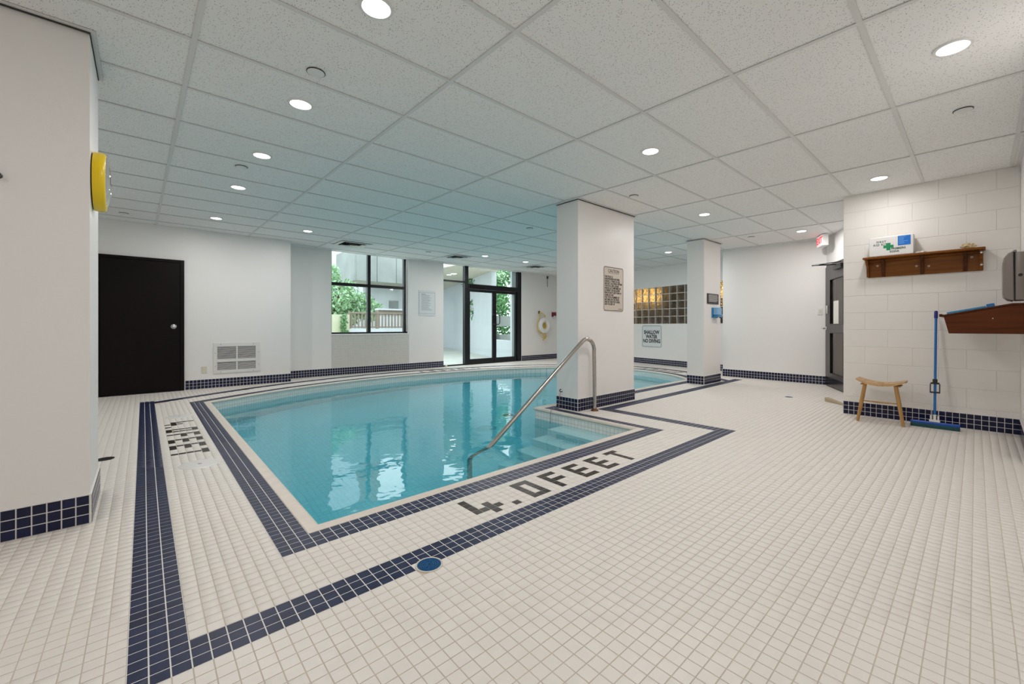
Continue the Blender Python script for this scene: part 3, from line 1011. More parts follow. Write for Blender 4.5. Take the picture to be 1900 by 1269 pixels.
# ------------------------------------------------------------------ window 1
wy = .10
w1 = struct('window_1', 'black framed four pane window with trees outside', (WX0, RY(YBB, WX0) + wy, 0), math.atan(SH))
ww = WX1 - WX0
zs, zt, zm = 0.86, 2.68, 1.935
def fbar(name, x0, z0, x1, z1, o, d0=-.03, d1=.05, m='black_metal'):
    return box(name, m, o, x0, d0, z0, x1, d1, z1, bevel=.003)
fbar('frame_bar', 0, zs, ww, zs + .035, w1)
fbar('frame_bar', 0, zt - .03, ww, zt, w1)
fbar('frame_bar', 0, zs, .03, zt, w1)
fbar('frame_bar', ww - .085, zs, ww - .03, zt, w1)
fbar('mullion', .795, zs, .865, zt, w1)
fbar('transom', .03, zm - .045, ww - .04, zm + .02, w1)
for (a, b_) in ((.03, .795), (.865, ww - .085)):
    for (c_, d_) in ((zs + .035, zm - .045), (zm + .02, zt - .03)):
        box('pane', 'pane', w1, a, .008, c_, b_, .014, d_)

# ------------------------------------------------------------------ door 2 (glazed entrance)
d2 = struct('door_2', 'black framed glazed double doors with sidelight and transoms', (GX0, RY(YBB, GX0) + .06, 0), math.atan(SH))
gw = GX1 - GX0
m0, m1 = .645, .775
fbar('frame_bar', 0, 0, gw, .03, d2)
fbar('mullion', m0 + .02, 0, m1, 2.70, d2, -.05, .06)
fbar('frame_bar', gw - .15, 0, gw, 2.70, d2, -.05, .06)
fbar('frame_bar', 0, 0, .02, 2.70, d2)
fbar('transom', 0, 2.165, m0 + .02, 2.21, d2)
fbar('transom', m1, 2.02, gw - .15, 2.15, d2, -.05, .06)
fbar('frame_bar', 0, 2.67, gw, 2.70, d2)
box('pane', 'pane', d2, .02, .0, .03, m0 + .02, .006, 2.165)
box('pane', 'pane', d2, .02, .0, 2.21, m0 + .02, .006, 2.67)
box('pane', 'pane', d2, m1, .0, 2.15, gw - .15, .006, 2.67)
lx0, lx1 = m1 + .008, gw - .158
mid = lx0 + (lx1 - lx0) * .52
box('closer_box', 'kick', d2, lx0 + .05, -.075, 2.045, lx0 + .52, -.05, 2.115, bevel=.006)
for (a, b_, sgn) in ((lx0, mid - .006, -1), (mid + .006, lx1, 1)):
    lf = MB()
    st = .062
    lf.box(a, -.022, .03, a + st, .022, 2.015).box(b_ - st, -.022, .03, b_, .022, 2.015)
    lf.box(a + st, -.022, .03, b_ - st, .022, .145).box(a + st, -.022, 1.945, b_ - st, .022, 2.015)
    lf = lf.obj('door_leaf', 'black_metal', d2, bevel=.002, seg=1)
    box('glass', 'pane', lf, a + st, -.003, .145, b_ - st, .003, 1.945)
    hx = (b_ - .03) if sgn < 0 else (a + .03)
    ox = -.10 if sgn < 0 else .10
    MB().tube([(hx, -.022, 1.075), (hx, -.075, 1.075), (hx + ox * .55, -.085, 1.075), (hx + ox * .95, -.085, 1.10), (hx + ox, -.085, 1.14), (hx + ox, -.085, 1.29), (hx + ox * .95, -.085, 1.33), (hx + ox * .55, -.085, 1.355), (hx, -.075, 1.355), (hx, -.022, 1.355)], .012, 10).obj('pull_handle', 'black', lf, smooth=60)

# ------------------------------------------------------------------ window 2 (glass blocks)
grz = math.atan2(-fd[1], -fd[0])
w2 = struct('window_2', 'window of square glass blocks with amber light behind', (*fpt(GB1), GZ0), grz)
gl = math.hypot(fpt(GB1)[0] - fpt(GB0)[0], GB1 - GB0)
nb = 14
bw = gl / nb
bh = (GZ1 - GZ0) / 5
jm = MB()
for i in range(nb + 1): jm.box(i * bw - .005, .003, 0, i * bw + .005, .09, 5 * bh)
for r in range(6): jm.box(0, .0035, r * bh - .005, gl, .09, r * bh + .005)
jm.obj('mortar_grid', 'white_grout', w2)
gbm = MB().box(.004, .0045, .004, bw - .004, .09, bh - .004).mesh('glass_block', 'glass_block', bevel=.005, seg=2, smooth=40)
for i in range(nb):
    for r in range(5):
        link('glass_block', gbm, w2, (i * bw, 0, r * bh))
# lit room behind the blocks
rm = struct('wall_lobby', 'dim brown lobby behind the glass blocks', (*fpt(GB1 + .6), 0), grz)
MB().box(-.2, 1.5, 0, 4.6, 1.6, 2.7).box(-.3, .22, 0, -.2, 1.6, 2.7).box(4.6, .22, 0, 4.7, 1.6, 2.7).box(-.3, .22, 2.7, 4.7, 1.6, 2.8).box(-.3, .22, -.1, 4.7, 1.6, 0).obj('room_shell', 'brown_room', rm)
for (px, pz, lb) in ((.62, 1.86, 'next to the middle column'), (.95, 1.88, 'above the no diving sign'), (1.28, 1.86, 'fading towards the slim far column'), (3.30, 1.86, 'in the strip right of the slim far column')):
    lm = thing('wall_lamp', 'amber lamp glowing behind the glass blocks ' + lb, 'lamp', (0, 0, 0), 0, 'amber lamps behind the glass blocks')
    lm.matrix_world = rm.matrix_basis @ Matrix.Translation((px, .48, pz))
    MB().lathe([(0, -.15), (.08, -.12), (.11, 0), (.08, .12), (0, .15)], 16).obj('globe', 'amber', lm, smooth=60)
    box('bracket', 'black_metal', lm, -.02, .09, -.03, .02, 1.02, .03)

# ------------------------------------------------------------------ door 3 (exit door in the angled wall)
drz = math.atan2(dd[1], dd[0])
d3 = struct('door_3', 'dark grey exit door with two glass panels and a closer', (*DA, 0), drz)
ZL = 2.035
def dbox(name, m, x0, z0, x1, z1, y0=-.03, y1=.012, par=None, bevel=.003):
    return box(name, m, par or d3, x0, y0, z0, x1, y1, z1, bevel=bevel)
MB().box(.0, -.006, 0, .045, .1, 2.08).box(1.155, -.006, 0, 1.20, .1, 2.08).box(.045, -.006, 2.04, 1.155, .1, 2.08).obj('door_frame', 'grey_door', d3, bevel=.002, seg=1)
lf = MB()
lf.box(.05, -.03, .012, .285, .012, ZL).box(.93, -.03, .012, 1.15, .012, ZL)
lf.box(.285, -.03, .012, .93, .012, .225).box(.285, -.03, .925, .93, .012, 1.05).box(.285, -.03, 1.815, .93, .012, ZL)
lf = lf.obj('door_leaf', 'grey_door', d3)
dbox('kick_plate', 'kick', .06, .02, 1.14, .16, -.036, -.03, lf, 0)
for (a, b_) in ((.225, .925), (1.05, 1.815)):
    dbox('glass', 'hall_glass', .285, a, .93, b_, -.012, -.006, lf, 0)
    mb = MB()
    mb.box(.285, -.034, a, .30, -.02, b_).box(.915, -.034, a, .93, -.02, b_).box(.30, -.034, a, .915, -.02, a + .015).box(.30, -.034, b_ - .015, .915, -.02, b_)
    mb.obj('glazing_bead', 'black', lf)
MB().tube([(.12, -.03, .99), (.12, -.085, .99), (.10, -.095, .99), (.22, -.10, .985)], .011, 10).obj('lever_handle', 'chrome', lf, smooth=60)
MB().lathe([(.032, 0), (.032, .01), (.0, .012)], 20, '-Y', (.12, -.03, .99)).obj('handle_rose', 'chrome', lf, smooth=30)
dbox('deadbolt_plate', 'chrome', .12, 1.24, .20, 1.38, -.042, -.03, lf)
dbox('notice', 'paper', .42, 1.06, .66, 1.44, -.016, -.012, lf, 0)
dbox('closer_body', 'black', .62, 1.93, 1.0, 2.0, -.085, -.03, lf, .006)
MB().tube([(.72, -.06, 2.01), (.62, -.34, 2.02), (.60, -.36, 2.02)], .010, 8).obj('closer_arm', 'black', lf, smooth=60)
MB().tube([(.60, -.36, 2.025), (.74, -.10, 2.04), (.80, -.02, 2.05)], .009, 8).obj('closer_link', 'black', lf, smooth=60)
hl = struct('wall_hallway', 'beige hallway beyond the exit door', (*DA, 0), drz)
MB().box(-.15, 1.3, 0, 1.6, 1.35, 2.6).box(-.2, .13, 0, -.15, 1.35, 2.6).box(1.6, .13, 0, 1.65, 1.35, 2.6).box(-.2, .13, 2.6, 1.65, 1.35, 2.65).box(-.2, .13, -.05, 1.65, 1.35, 0).obj('hall_shell', 'hall', hl)
box('added_hall_glow', mat('hall_glow', (1, 1, 1), emit=((1, .88, .70), 130.0)), hl, .3, .4, 2.57, 1.1, .9, 2.6)  # unseen glowing box added to brighten what shows through the door glass

# ------------------------------------------------------------------ ceiling fixtures
def on_ceiling(o, x, y):
    o.matrix_world = Matrix.Translation((x, y, ceil_z(x, y) - CH)) @ CM
    return o
lens_me = MB().lathe([(0, -.009), (.03, -.008), (.05, -.006), (.062, -.002), (.064, 0.003)], 28).mesh('lens', 'lens', smooth=40)
def lamp_light(par, k):
    l = bpy.data.lights.new('lamp_light', 'AREA')
    l.shape = 'DISK'
    l.size = 0.124
    l.energy = PI * (PI * 0.062 ** 2) * LAMP * k
    l.color = LAMP_COL
    l.cycles.is_caustics_light = True
    o = bpy.data.objects.new('lamp_light', l)
    COL.objects.link(o)
    o.parent = par
    o.location = (0, 0, -.0115)
ring_me = MB().lathe([(.064, .002), (.066, -.003), (.072, -.0035), (.080, -.001), (.081, .0065)], 28).mesh('trim_ring', 'white_plastic', smooth=40)
lamps = [(.829, 1.961, 'downlight nearest overhead, first of the row above the left walkway'), (.808, 3.181, 'second downlight of the row above the left walkway'), (.796, 4.395, 'third downlight of the row above the left walkway'),
         (.788, 5.611, 'fourth downlight of the row above the left walkway'), (.783, 7.486, 'downlight of the left row nearest the dark door wall'), (2.012, 7.501, 'downlight beside the square vent in front of the window'),
         (3.269, .129, 'big downlight in the upper right, near the smooth round cap'), (3.29, 1.973, 'downlight over the handrail, in front of the middle column'), (5.615, .751, 'downlight right in front of the block wall'),
         (5.717, 2.604, 'downlight between the middle column and the block wall'), (7.871, 2.012, 'downlight next to the red exit sign'), (8.159, 4.477, 'downlight above the glass block window'),
         (5.67, 7.518, 'downlight above the left glazed door'), (6.931, 7.557, 'downlight above the right glazed door, near the life ring'),
         (-1.4, 1.4, 'downlight added unseen above the near left corner'), (-1.2, 5.6, 'downlight added unseen behind the broad left column'), (.85, .35, 'downlight added unseen overhead by the wall behind')]  # last three are out of view, added to give the hall more light
for (x, y, lb) in lamps:
    o = on_ceiling(thing('ceiling_downlight', 'round recessed ' + lb, 'lamp', group='round ceiling downlights'), x, y)
    link('lens', lens_me, o); link('trim_ring', ring_me, o)
    lamp_light(o, 2.9 if (y > 4 and x > 3) else 1.8 if (x > 3 and y > 1.5) else 1.5 if y > 7 else 0.72 if x > 5 else 1.0)
cap_me = MB().lathe([(0, -.006), (.042, -.006), (.048, -.003), (.049, .002)], 24).mesh('cover_plate', 'white_plastic', smooth=40)
gap_me = MB().lathe([(.046, -.001), (.052, -.001), (.052, .003)], 24).mesh('shadow_ring', 'shadow_gap')
for (x, y, lb) in [(.773, 2.714, 'beside the second downlight of the left row'), (.707, 4.85, 'beyond the third downlight of the left row'), (-.202, 8.036, 'above the dark brown door'), (4.272, .118, 'below the big downlight near the block wall'),
                   (4.295, 2.795, 'in front of the middle column'), (4.549, 4.859, 'behind the middle column over the water'), (7.782, 2.731, 'beside the slim far column'), (4.496, 7.949, 'between the window vent and the door vent')]:
    o = on_ceiling(thing('sprinkler_cover', 'flat round white sprinkler cover on the ceiling ' + lb, 'sprinkler cover', group='flat round sprinkler covers'), x, y)
    link('cover_plate', cap_me, o); link('shadow_ring', gap_me, o)
def diffuser(x, y, s, label):
    o = on_ceiling(thing('ceiling_vent', label, 'vent', group='square ceiling vents'), x, y)
    h = s / 2
    MB().box(-h + .03, -h + .03, -.001, h - .03, h - .03, .0035).obj('duct_opening', 'dark_void', o)
    for q, (a, z0) in enumerate(((h, -.004), (h * .66, -.016), (h * .36, -.028))):
        mb = MB()
        i_ = a - (.075 if q == 0 else .03)
        zi = z0 + (.002 if q == 0 else .016)
        vs = [(-a, -a, z0), (a, -a, z0), (a, a, z0), (-a, a, z0), (-i_, -i_, zi), (i_, -i_, zi), (i_, i_, zi), (-i_, i_, zi)]
        vs += [(v[0], v[1], v[2] - .003) for v in vs]
        fs = [(k, (k + 1) % 4, 4 + (k + 1) % 4, 4 + k) for k in range(4)]
        fs += [tuple(i + 8 for i in f[::-1]) for f in fs]
        mb.add(vs, fs).obj('louvre_cone', 'white_plastic', o)
    box('centre_plate', 'white_plastic', o, -.05, -.05, -.030, .05, .05, -.026)
diffuser(2.98, 8.18, .56, 'square louvred ceiling vent in front of the window')
diffuser(5.30, 8.08, .50, 'square louvred ceiling vent left of the glazed doors')
diffuser(7.72, 8.04, .50, 'square louvred ceiling vent right of the glazed doors')
# exit sign
ex = thing('exit_sign', 'white box exit sign with red lettered face above the grey door', 'sign', (8.46, 1.90, 2.36), drz)
box('housing', 'white_plastic', ex, -.155, 0, 0, .155, .085, .19, bevel=.004)
face = box('face', 'exit_face', ex, -.145, -.003, .012, .145, 0, .178)
text('lettering', 'EXIT', .15, 'exit_red', face, (0, -.004, .095), bold=.004)
box('mount', 'white_plastic', ex, -.05, .02, .19, .05, .065, .22)

# ------------------------------------------------------------------ wall things, left to right
# clock on the right face of the left column
ck = thing('wall_clock', 'round yellow wall clock on the broad left column', 'clock', (CL[1], 3.322, 1.83), PI / 2)
MB().lathe([(.150, 0), (.150, .004), (.159, .006), (.161, .03), (.159, .046), (.152, .054), (.142, .056), (.139, .05), (.139, .02)], 48, '-Y').obj('case', 'yellow', ck, smooth=40)
MB().lathe([(.152, .0), (.152, .004), (.150, .004)], 48, '-Y').obj('back_plate', 'black', ck)
dial = MB().lathe([(0, .028), (.139, .028)], 48, '-Y').obj('dial', 'white_plastic', ck)
hm = MB()
hm.box(-.004, -.032, 0, .004, -.030, .085).box(0, -.034, -.003, .06, -.032, .003)
hm.obj('hands', 'black', dial)
for k in range(12):
    a = k * PI / 6
    MB().box(-.004, -.0305, .108, .004, -.0285, .13, Matrix.Rotation(a, 4, 'Y')).obj('hour_mark', 'black', dial)
MB().lathe([(.141, .052), (.12, .062), (.08, .072), (.04, .077), (0, .0785)], 48, '-Y').obj('lens', 'clear', ck, smooth=60)
hk = thing('coat_peg', 'small dark round peg on the front of the broad left column', 'peg', (-.512, RY(3.148, -.5), 1.742))
MB().lathe([(.014, 0), (.012, .01), (.010, .02), (.014, .03), (.012, .038), (0, .04)], 16, '-Y').obj('peg', 'black', hk, smooth=40)

bw_ = RY(YBA, 1.2)
vg = thing('wall_grille', 'white louvred wall grille in four sections beside the dark door', 'grille', (.865, RY(YBA, .865) - .001, .235), math.atan(SH))
gw_, gh_ = .672, .51
fr = MB()
xs = [0, .052, .318, .338, .605, gw_]
fr.box(0, -.014, 0, .052, 0, gh_).box(.605, -.014, 0, gw_, 0, gh_).box(.052, -.014, 0, .605, 0, .05).box(.052, -.014, .445, .605, 0, gh_).box(.052, -.014, .185, .605, 0, .235).box(.318, -.013, .05, .338, 0, .185).box(.318, -.013, .235, .338, 0, .445)
fr.obj('frame', 'grille', vg, bevel=.002, seg=1)
box('dark_back', 'dark_void', vg, .045, -.003, .045, .61, -.001, .45)
lou = MB().box(0, -.0022, 0, .266, .0022, .0062, Matrix.Translation((0, -.006, 0)) @ Matrix.Rotation(math.radians(-35), 4, 'X')).mesh('louvre', 'grille')
for (xa, za, zb, cnt) in ((.052, .237, .443, 12), (.338, .237, .443, 12), (.052, .052, .183, 8), (.338, .052, .183, 8)):
    for k in range(cnt):
        link('louvre', lou, vg, (xa, 0, za + (zb - za) * (k + .25) / cnt))
for (sx, sz) in ((.026, .12), (.026, .34), (.646, .12), (.646, .34), (.10, .022), (.57, .022), (.10, .482), (.57, .482)):
    MB().lathe([(.006, 0), (.005, .003), (0, .004)], 10, '-Y', (sx, -.014, sz)).obj('screw', 'grey_ink', vg)
wp = thing('wall_outlet', 'small ivory wall plate between dark door and grille', 'wall plate', (.745, RY(YBA, .745) - .001, .308))
box('plate', 'ivory', wp, -.036, -.008, -.057, .036, 0, .057, bevel=.003)
box('blank_cover', 'ivory', wp, -.016, -.011, -.032, .016, -.008, .032, bevel=.001)

nt_ = thing('notice_sheet', 'white framed notice of small grey lines between window and doors', 'notice', (5.145, RY(YBB, 5.145) - .001, 1.585))
MB().prism(rrect(.455, .615, .012), -.012, 0, 'XZ').obj('sheet', 'sign_grey', nt_)
fr = MB()
for (a0, b0, a1, b1) in ((-.215, .255, .215, .262), (-.215, -.262, .215, -.255), (-.215, -.262, -.209, .262), (.209, -.262, .215, .262)):
    fr.box(a0, -.0135, b0, a1, -.012, b1)
fr.obj('border', 'grey_frame', nt_)
ln = MB()
for k in range(15):
    zz = .21 - k * .027
    ln.box(-.16, -.0135, zz, -.16 + (.12 if k == 0 else .20 + .11 * random.random()), -.012, zz + (.012 if k == 0 else .006))
ln.obj('printed_lines', 'grey_ink', nt_, kind='stuff')

# life ring with its line
lr = thing('life_ring', 'white ring buoy with yellow rope hung on the back wall', 'life ring', (9.15, RY(YBB, 9.15), 1.04))
ring = [(.17 * math.cos(2 * PI * k / 28), -.09, .17 * math.sin(2 * PI * k / 28)) for k in range(28)]
MB().tube(ring, .078, 14, closed=True).obj('ring', 'ring', lr, smooth=60)
box('hook', 'black', lr, -.165, -.05, .36, -.135, 0, .45, bevel=.004)
rp = [(-.15, -.06, .42), (-.20, -.10, .33), (-.27, -.12, .20), (-.31, -.11, .05), (-.30, -.10, -.08), (-.22, -.10, -.20), (-.10, -.11, -.26), (.02, -.14, -.27), (.06, -.10, -.33), (-.02, -.09, -.40), (-.04, -.09, -.46)]
MB().tube([tuple(p) for p in catmull([np.array(q) for q in rp], 4)], .016, 8).obj('rope', 'rope', lr, smooth=60)
MB().tube([(-.15, -.07, .40), (-.05, -.11, .36), (.02, -.12, .30), (-.04, -.16, .26)], .016, 8).obj('rope', 'rope', lr, smooth=60)
coil = [(.05 * math.cos(a), -.05 - .004 * a, .09 * math.sin(a)) for a in np.linspace(0, 6 * PI, 48)]
MB().tube(coil, .016, 6).obj('rope_coil', 'rope', lr, smooth=60)
MB().tube([(-.05, -.10, -.30), (.05, -.12, -.36), (.10, -.10, -.30), (0, -.13, -.40), (-.09, -.10, -.36)], .017, 8).obj('rope_knot', 'rope', lr, smooth=60)
fa = thing('fire_alarm', 'small red fire alarm with white lens right of the life ring', 'alarm', (9.66, RY(YBB, 9.66), 1.35))
box('body', 'red', fa, -.085, -.05, -.03, .085, 0, .115, bevel=.008)
box('strobe_lens', 'white_plastic', fa, -.045, -.075, -.05, .045, -.03, .0, bevel=.006)
box('base_plate', 'white_plastic', fa, -.075, -.02, -.115, .075, 0, -.03, bevel=.005)
cd = thing('conduit', 'short grey conduit with a black cap high on the back wall', 'conduit', (9.37, RY(YBB, 9.37), 2.25))
MB().tube([(0, -.025, 0), (0, -.025, .25)], .014, 10).obj('pipe', 'grey_frame', cd, smooth=60)
MB().tube([(0, -.025, .25), (0, -.025, .33)], .024, 10).obj('cap', 'black', cd, smooth=60)

# caution sign on the middle column
cs = thing('caution_sign', 'tall cream caution sign of pool rules on the middle column', 'sign', (4.613, RY(C1[2], 4.613) - .001, 1.513))
plate = MB().prism(rrect(.437, .583, .03), -.004, 0, 'XZ').obj('plate', 'sign_cream', cs)
po, pi_ = rrect(.425, .571, .026), rrect(.412, .558, .020)
k = len(po)
MB().add([(p[0], -.0048, p[1]) for p in po] + [(p[0], -.0048, p[1]) for p in pi_], [(i, (i + 1) % k, k + (i + 1) % k, k + i) for i in range(k)]).obj('border', 'ink', cs)
text('lettering', 'CAUTION', .060, 'ink', plate, (.0, -.0048, .235), sx=.88)
box('underline', 'ink', cs, -.115, -.0052, .205, .115, -.004, .208)
rules = 'THIS POOL IS\nUNSUPERVISED BATHERS\nUNDER 12 YEARS OF AGE\nARE NOT ALLOWED WITHIN\nTHE POOL ENCLOSURE\nUNLESS ACCOMPANIED BY\nA PARENT OR HIS AGENT\nWHO IS NOT LESS THAN 16\nYEARS OF AGE\nTHE TOTAL NUMBER OF\nBATHERS ON THE DECK\nAND IN THE POOL SHALL\nNOT EXCEED 10'.split('\n')
for k, s_ in enumerate(rules):
    text('lettering', s_, .036, 'ink', plate, (-.195, -.0048, .158 - k * .0298), align='LEFT', sx=.80, bold=.0006)
ln = MB().box(.10, -.0052, -.262, .19, -.004, -.257)
ln.obj('small_print', 'ink', cs)
# eye bolt and cord on the column's pool side
eb = thing('cord_hook', 'small dark hook with a thin cord low on the middle column', 'hook', (C1[0], 3.56, .21))
MB().tube([(0, 0, 0), (-.03, 0, 0), (-.045, 0, .012), (-.04, 0, .028), (-.02, 0, .03)], .006, 8).obj('hook', 'black', eb, smooth=60)
MB().tube([tuple(p) for p in catmull([np.array(q) for q in [(-.035, 0, 0), (-.05, .0, -.10), (-.09, -.01, -.195), (-.16, -.02, -.199), (-.222, -.03, -.197), (-.236, -.03, -.22), (-.235, -.02, -.42)]], 4)], .003, 6).obj('cord', 'grey_ink', eb, smooth=60)

# no diving sign on the far right wall
sc = fpt(6.10)
sd = thing('no_diving_sign', 'pale sign reading shallow water no diving under the glass blocks', 'sign', (sc[0] - .002, sc[1], .75), grz)
plate = MB().prism(rrect(.685, .60, .05), -.008, 0, 'XZ').obj('plate', 'sign_grey', sd)
po, pi_ = rrect(.66, .575, .045), rrect(.636, .551, .036)
k = len(po)
MB().add([(p[0], -.0088, p[1]) for p in po] + [(p[0], -.0088, p[1]) for p in pi_], [(i, (i + 1) % k, k + (i + 1) % k, k + i) for i in range(k)]).obj('border', 'grey_ink', sd)
for k, s_ in enumerate(('SHALLOW', 'WATER', 'NO DIVING')):
    text('lettering', s_, .135, 'ink', plate, (0, -.009, .105 - k * .118), sx=.84, bold=.005)
for zz in (-.255, .255):
    MB().lathe([(.008, 0), (.006, .003), (0, .004)], 10, '-Y', (0, -.008, zz)).obj('screw', 'grey_frame', sd)

# plaque and blue dispenser on the slim far column
pq = thing('plaque', 'small dark plaque with pale print on the slim far column', 'plaque', (7.635, RY(C2[2], 7.635) - .001, 1.517))
plate = box('plate', 'plaque', pq, -.228, -.016, -.092, .228, 0, .092, bevel=.004)
ln = MB()
for k in range(8):
    zz = .062 - k * .0165
    x = -.175
    while x < .17 - .05 * (k == 7):
        w = .02 + .03 * random.random()
        ln.box(x, -.0175, zz, min(.18, x + w), -.016, zz + .009)
        x += w + .010
ln.obj('printed_lines', 'pale_print', plate, kind='stuff')
sp_ = thing('soap_dispenser', 'blue wall dispenser below the dark plaque', 'dispenser', (7.70, RY(C2[2], 7.70) - .001, 1.175))
box('back_plate', 'soap_blue', sp_, -.10, -.02, 0, .14, 0, .185, bevel=.006)
MB().prism([(-.075, -.02), (.135, -.02), (.135, -.085), (.09, -.10), (-.055, -.10), (-.075, -.085)], .055, .185).obj('cover', 'soap_pale', sp_, bevel=.008)
box('push_bar', 'soap_blue', sp_, -.07, -.105, .012, .12, -.02, .052, bevel=.008)
box('nozzle', 'black', sp_, .10, -.085, .0, .135, -.05, .035, bevel=.004)

# light switch by the exit door
sw = thing('light_switch', 'white light switch on the wall left of the grey exit door', 'switch', (8.869, 1.99, 1.285), -PI / 2)
box('plate', 'white_plastic', sw, -.036, -.008, -.058, .036, 0, .058, bevel=.003)
box('rocker', 'ivory', sw, -.014, -.014, -.028, .014, -.008, .028, bevel=.003)

# ------------------------------------------------------------------ right wall group
# shelf: local x runs to the right along the wall, y into the wall
SX = XR - .001
shf = thing('wall_shelf', 'stained wooden wall shelf with brackets carrying the first aid box', 'shelf', (SX, .93, 1.575), -PI / 2)
SL = .905
box('back_board', 'shelf_wood', shf, .012, -.018, 0, SL - .008, 0, .185, bevel=.002)
tp = MB().prism([(-.015, -.152), (SL + .008, -.152), (SL + .008, 0), (-.015, 0)], .195, .217)
tp.obj('top_board', 'shelf_wood', shf, bevel=.006)
box('cornice', 'shelf_wood', shf, .02, -.05, .172, SL - .012, -.018, .195, bevel=.005)
def bracket(x0, x1, m, name, dep, h):
    pr = [(-.018, .195), (-dep, .195), (-dep, .178), (-dep * .82, .150), (-dep * .50, .125), (-dep * .34, .085), (-dep * .36, .05), (-dep * .28, .195 - h), (-.018, .195 - h)]
    mb = MB().prism(pr, x0, x1, 'YZ')
    mb.obj(name, m, shf, bevel=.002, seg=1)
bracket(.005, .027, 'shelf_wood', 'end_bracket', .128, .19)
bracket(SL - .032, SL - .010, 'shelf_wood', 'end_bracket', .128, .19)
for xc in (.148, .462, .775):
    bracket(xc - .014, xc + .014, 'shelf_dark', 'corbel', .095, .19)
for (xc, zc) in ((.098, .128), (.418, .093), (.512, .083), (.82, .140)):
    MB().lathe([(.0055, 0), (.0095, .001), (.0095, .003), (.0055, .004)], 14, '-Y', (xc, -.018, zc)).obj('screw_cap', 'white_plastic', shf)
for zc in (.165, .055):
    MB().lathe([(.009, 0), (.008, .003), (0, .003)], 14, '-Y', (SL - .02, -.13 if zc > .1 else -.045, zc)).obj('screw_cap', 'white_plastic', shf)
# first aid box
ZS = 1.575 + .217
fk = thing('first_aid_box', 'white first aid box with green cross standing on the wall shelf', 'first aid box', (XR - .145, .706, ZS), -PI / 2)
case = box('case', 'white_plastic', fk, -.181, 0, 0, .181, .12, .208, bevel=.006)
box('lid_seam', 'grey_frame', fk, -.1815, .055, .0, .1815, .058, .2085)
box('handle', 'white_plastic', fk, -.06, .03, .204, .06, .05, .216, bevel=.003)
cr = MB().box(-.018 - .017, -.001, .058, .017 - .018, 0, .136).box(-.018 - .042, -.001, .083, -.018 - .017, 0, .113).box(-.018 + .017, -.001, .083, -.018 + .042, 0, .113)
cr.obj('green_cross', 'green', case)
text('lettering', 'FIRST', .030, 'dark_green', case, (-.078, -.0008, .154), sx=1.02, bold=.0004, space=1.15)
text('lettering', 'AID KIT', .030, 'dark_green', case, (-.088, -.0008, .124), sx=1.0, bold=.0004, space=1.15)
text('lettering', 'PREMIERS', .030, 'dark_green', case, (.062, -.0008, .070), sx=.92, bold=.0006)
text('lettering', 'SOINS', .030, 'dark_green', case, (.030, -.0008, .040), sx=.92, bold=.0006)
box('label_border', 'paper', fk, .052, -.0008, .092, .166, 0, .204)
bl_ = box('blue_label', 'blue_label', fk, .058, -.0014, .098, .160, -.0006, .199)
ln = MB()
for k in range(7):
    zz = .185 - k * .0115
    ln.box(.066, -.0018, zz, .10 + .05 * random.random(), -.0012, zz + .004)
ln.obj('printed_lines', 'pale_blue', bl_, kind='stuff')
# crumpled papers on the shelf
def crumple(name, label, loc, r, m, sq):
    bm = bmesh.new()
    bmesh.ops.create_icosphere(bm, subdivisions=3, radius=r)
    for v in bm.verts:
        k = 1 + .45 * (random.random() - .5)
        v.co = Vector((v.co.x * k * sq[0], v.co.y * k * sq[1], max(-r * .9 * sq[2], v.co.z * k * sq[2])))
    zmin = min(v.co.z for v in bm.verts)
    for v in bm.verts: v.co.z -= zmin
    me = bpy.data.meshes.new(name); bm.to_mesh(me); bm.free()
    me.materials.append(M[m])
    return tag(link(name, me, None, loc), label, 'paper')
crumple('crumpled_paper', 'crumpled yellowish paper at the right end of the wall shelf', (XR - .09, .135, ZS), .032, 'crumpled', (.9, 1.6, .9))
crumple('folded_tissue', 'flat white tissue beside the first aid box on the shelf', (XR - .09, .475, ZS), .026, 'paper', (1.0, 2.0, .45))

# stool
st = thing('wooden_stool', 'light oak stool with curved saddle seat against the block wall', 'stool', (5.86, .765, 0), -PI / 2)
mb = MB()
nx, ny = 20, 8
Lx, Ly = .41, .25
vs = []; fs = []
for layer in (0, 1):
    for i in range(nx + 1):
        for j in range(ny + 1):
            u = -1 + 2 * i / nx; v = -1 + 2 * j / ny
            hw = Ly / 2 * (1 - .10 * abs(u) ** 3)
            x = u * Lx / 2 * (1 - .03 * v * v); y = v * hw
            zc = .418 + .040 * abs(u) ** 2.0 + .004 * v * v
            th = .026 * (1 - .55 * abs(u) ** 4)
            vs.append((x, y, zc if layer else zc - th))
def vid(l, i, j): return l * (nx + 1) * (ny + 1) + i * (ny + 1) + j
for i in range(nx):
    for j in range(ny):
        fs.append((vid(1, i, j), vid(1, i + 1, j), vid(1, i + 1, j + 1), vid(1, i, j + 1)))
        fs.append((vid(0, i, j), vid(0, i, j + 1), vid(0, i + 1, j + 1), vid(0, i + 1, j)))
for i in range(nx):
    fs.append((vid(0, i, 0), vid(0, i + 1, 0), vid(1, i + 1, 0), vid(1, i, 0)))
    fs.append((vid(0, i, ny), vid(1, i, ny), vid(1, i + 1, ny), vid(0, i + 1, ny)))
for j in range(ny):
    fs.append((vid(0, 0, j), vid(1, 0, j), vid(1, 0, j + 1), vid(0, 0, j + 1)))
    fs.append((vid(0, nx, j), vid(0, nx, j + 1), vid(1, nx, j + 1), vid(1, nx, j)))
mb.add(vs, fs).obj('seat', 'oak', st, smooth=50)
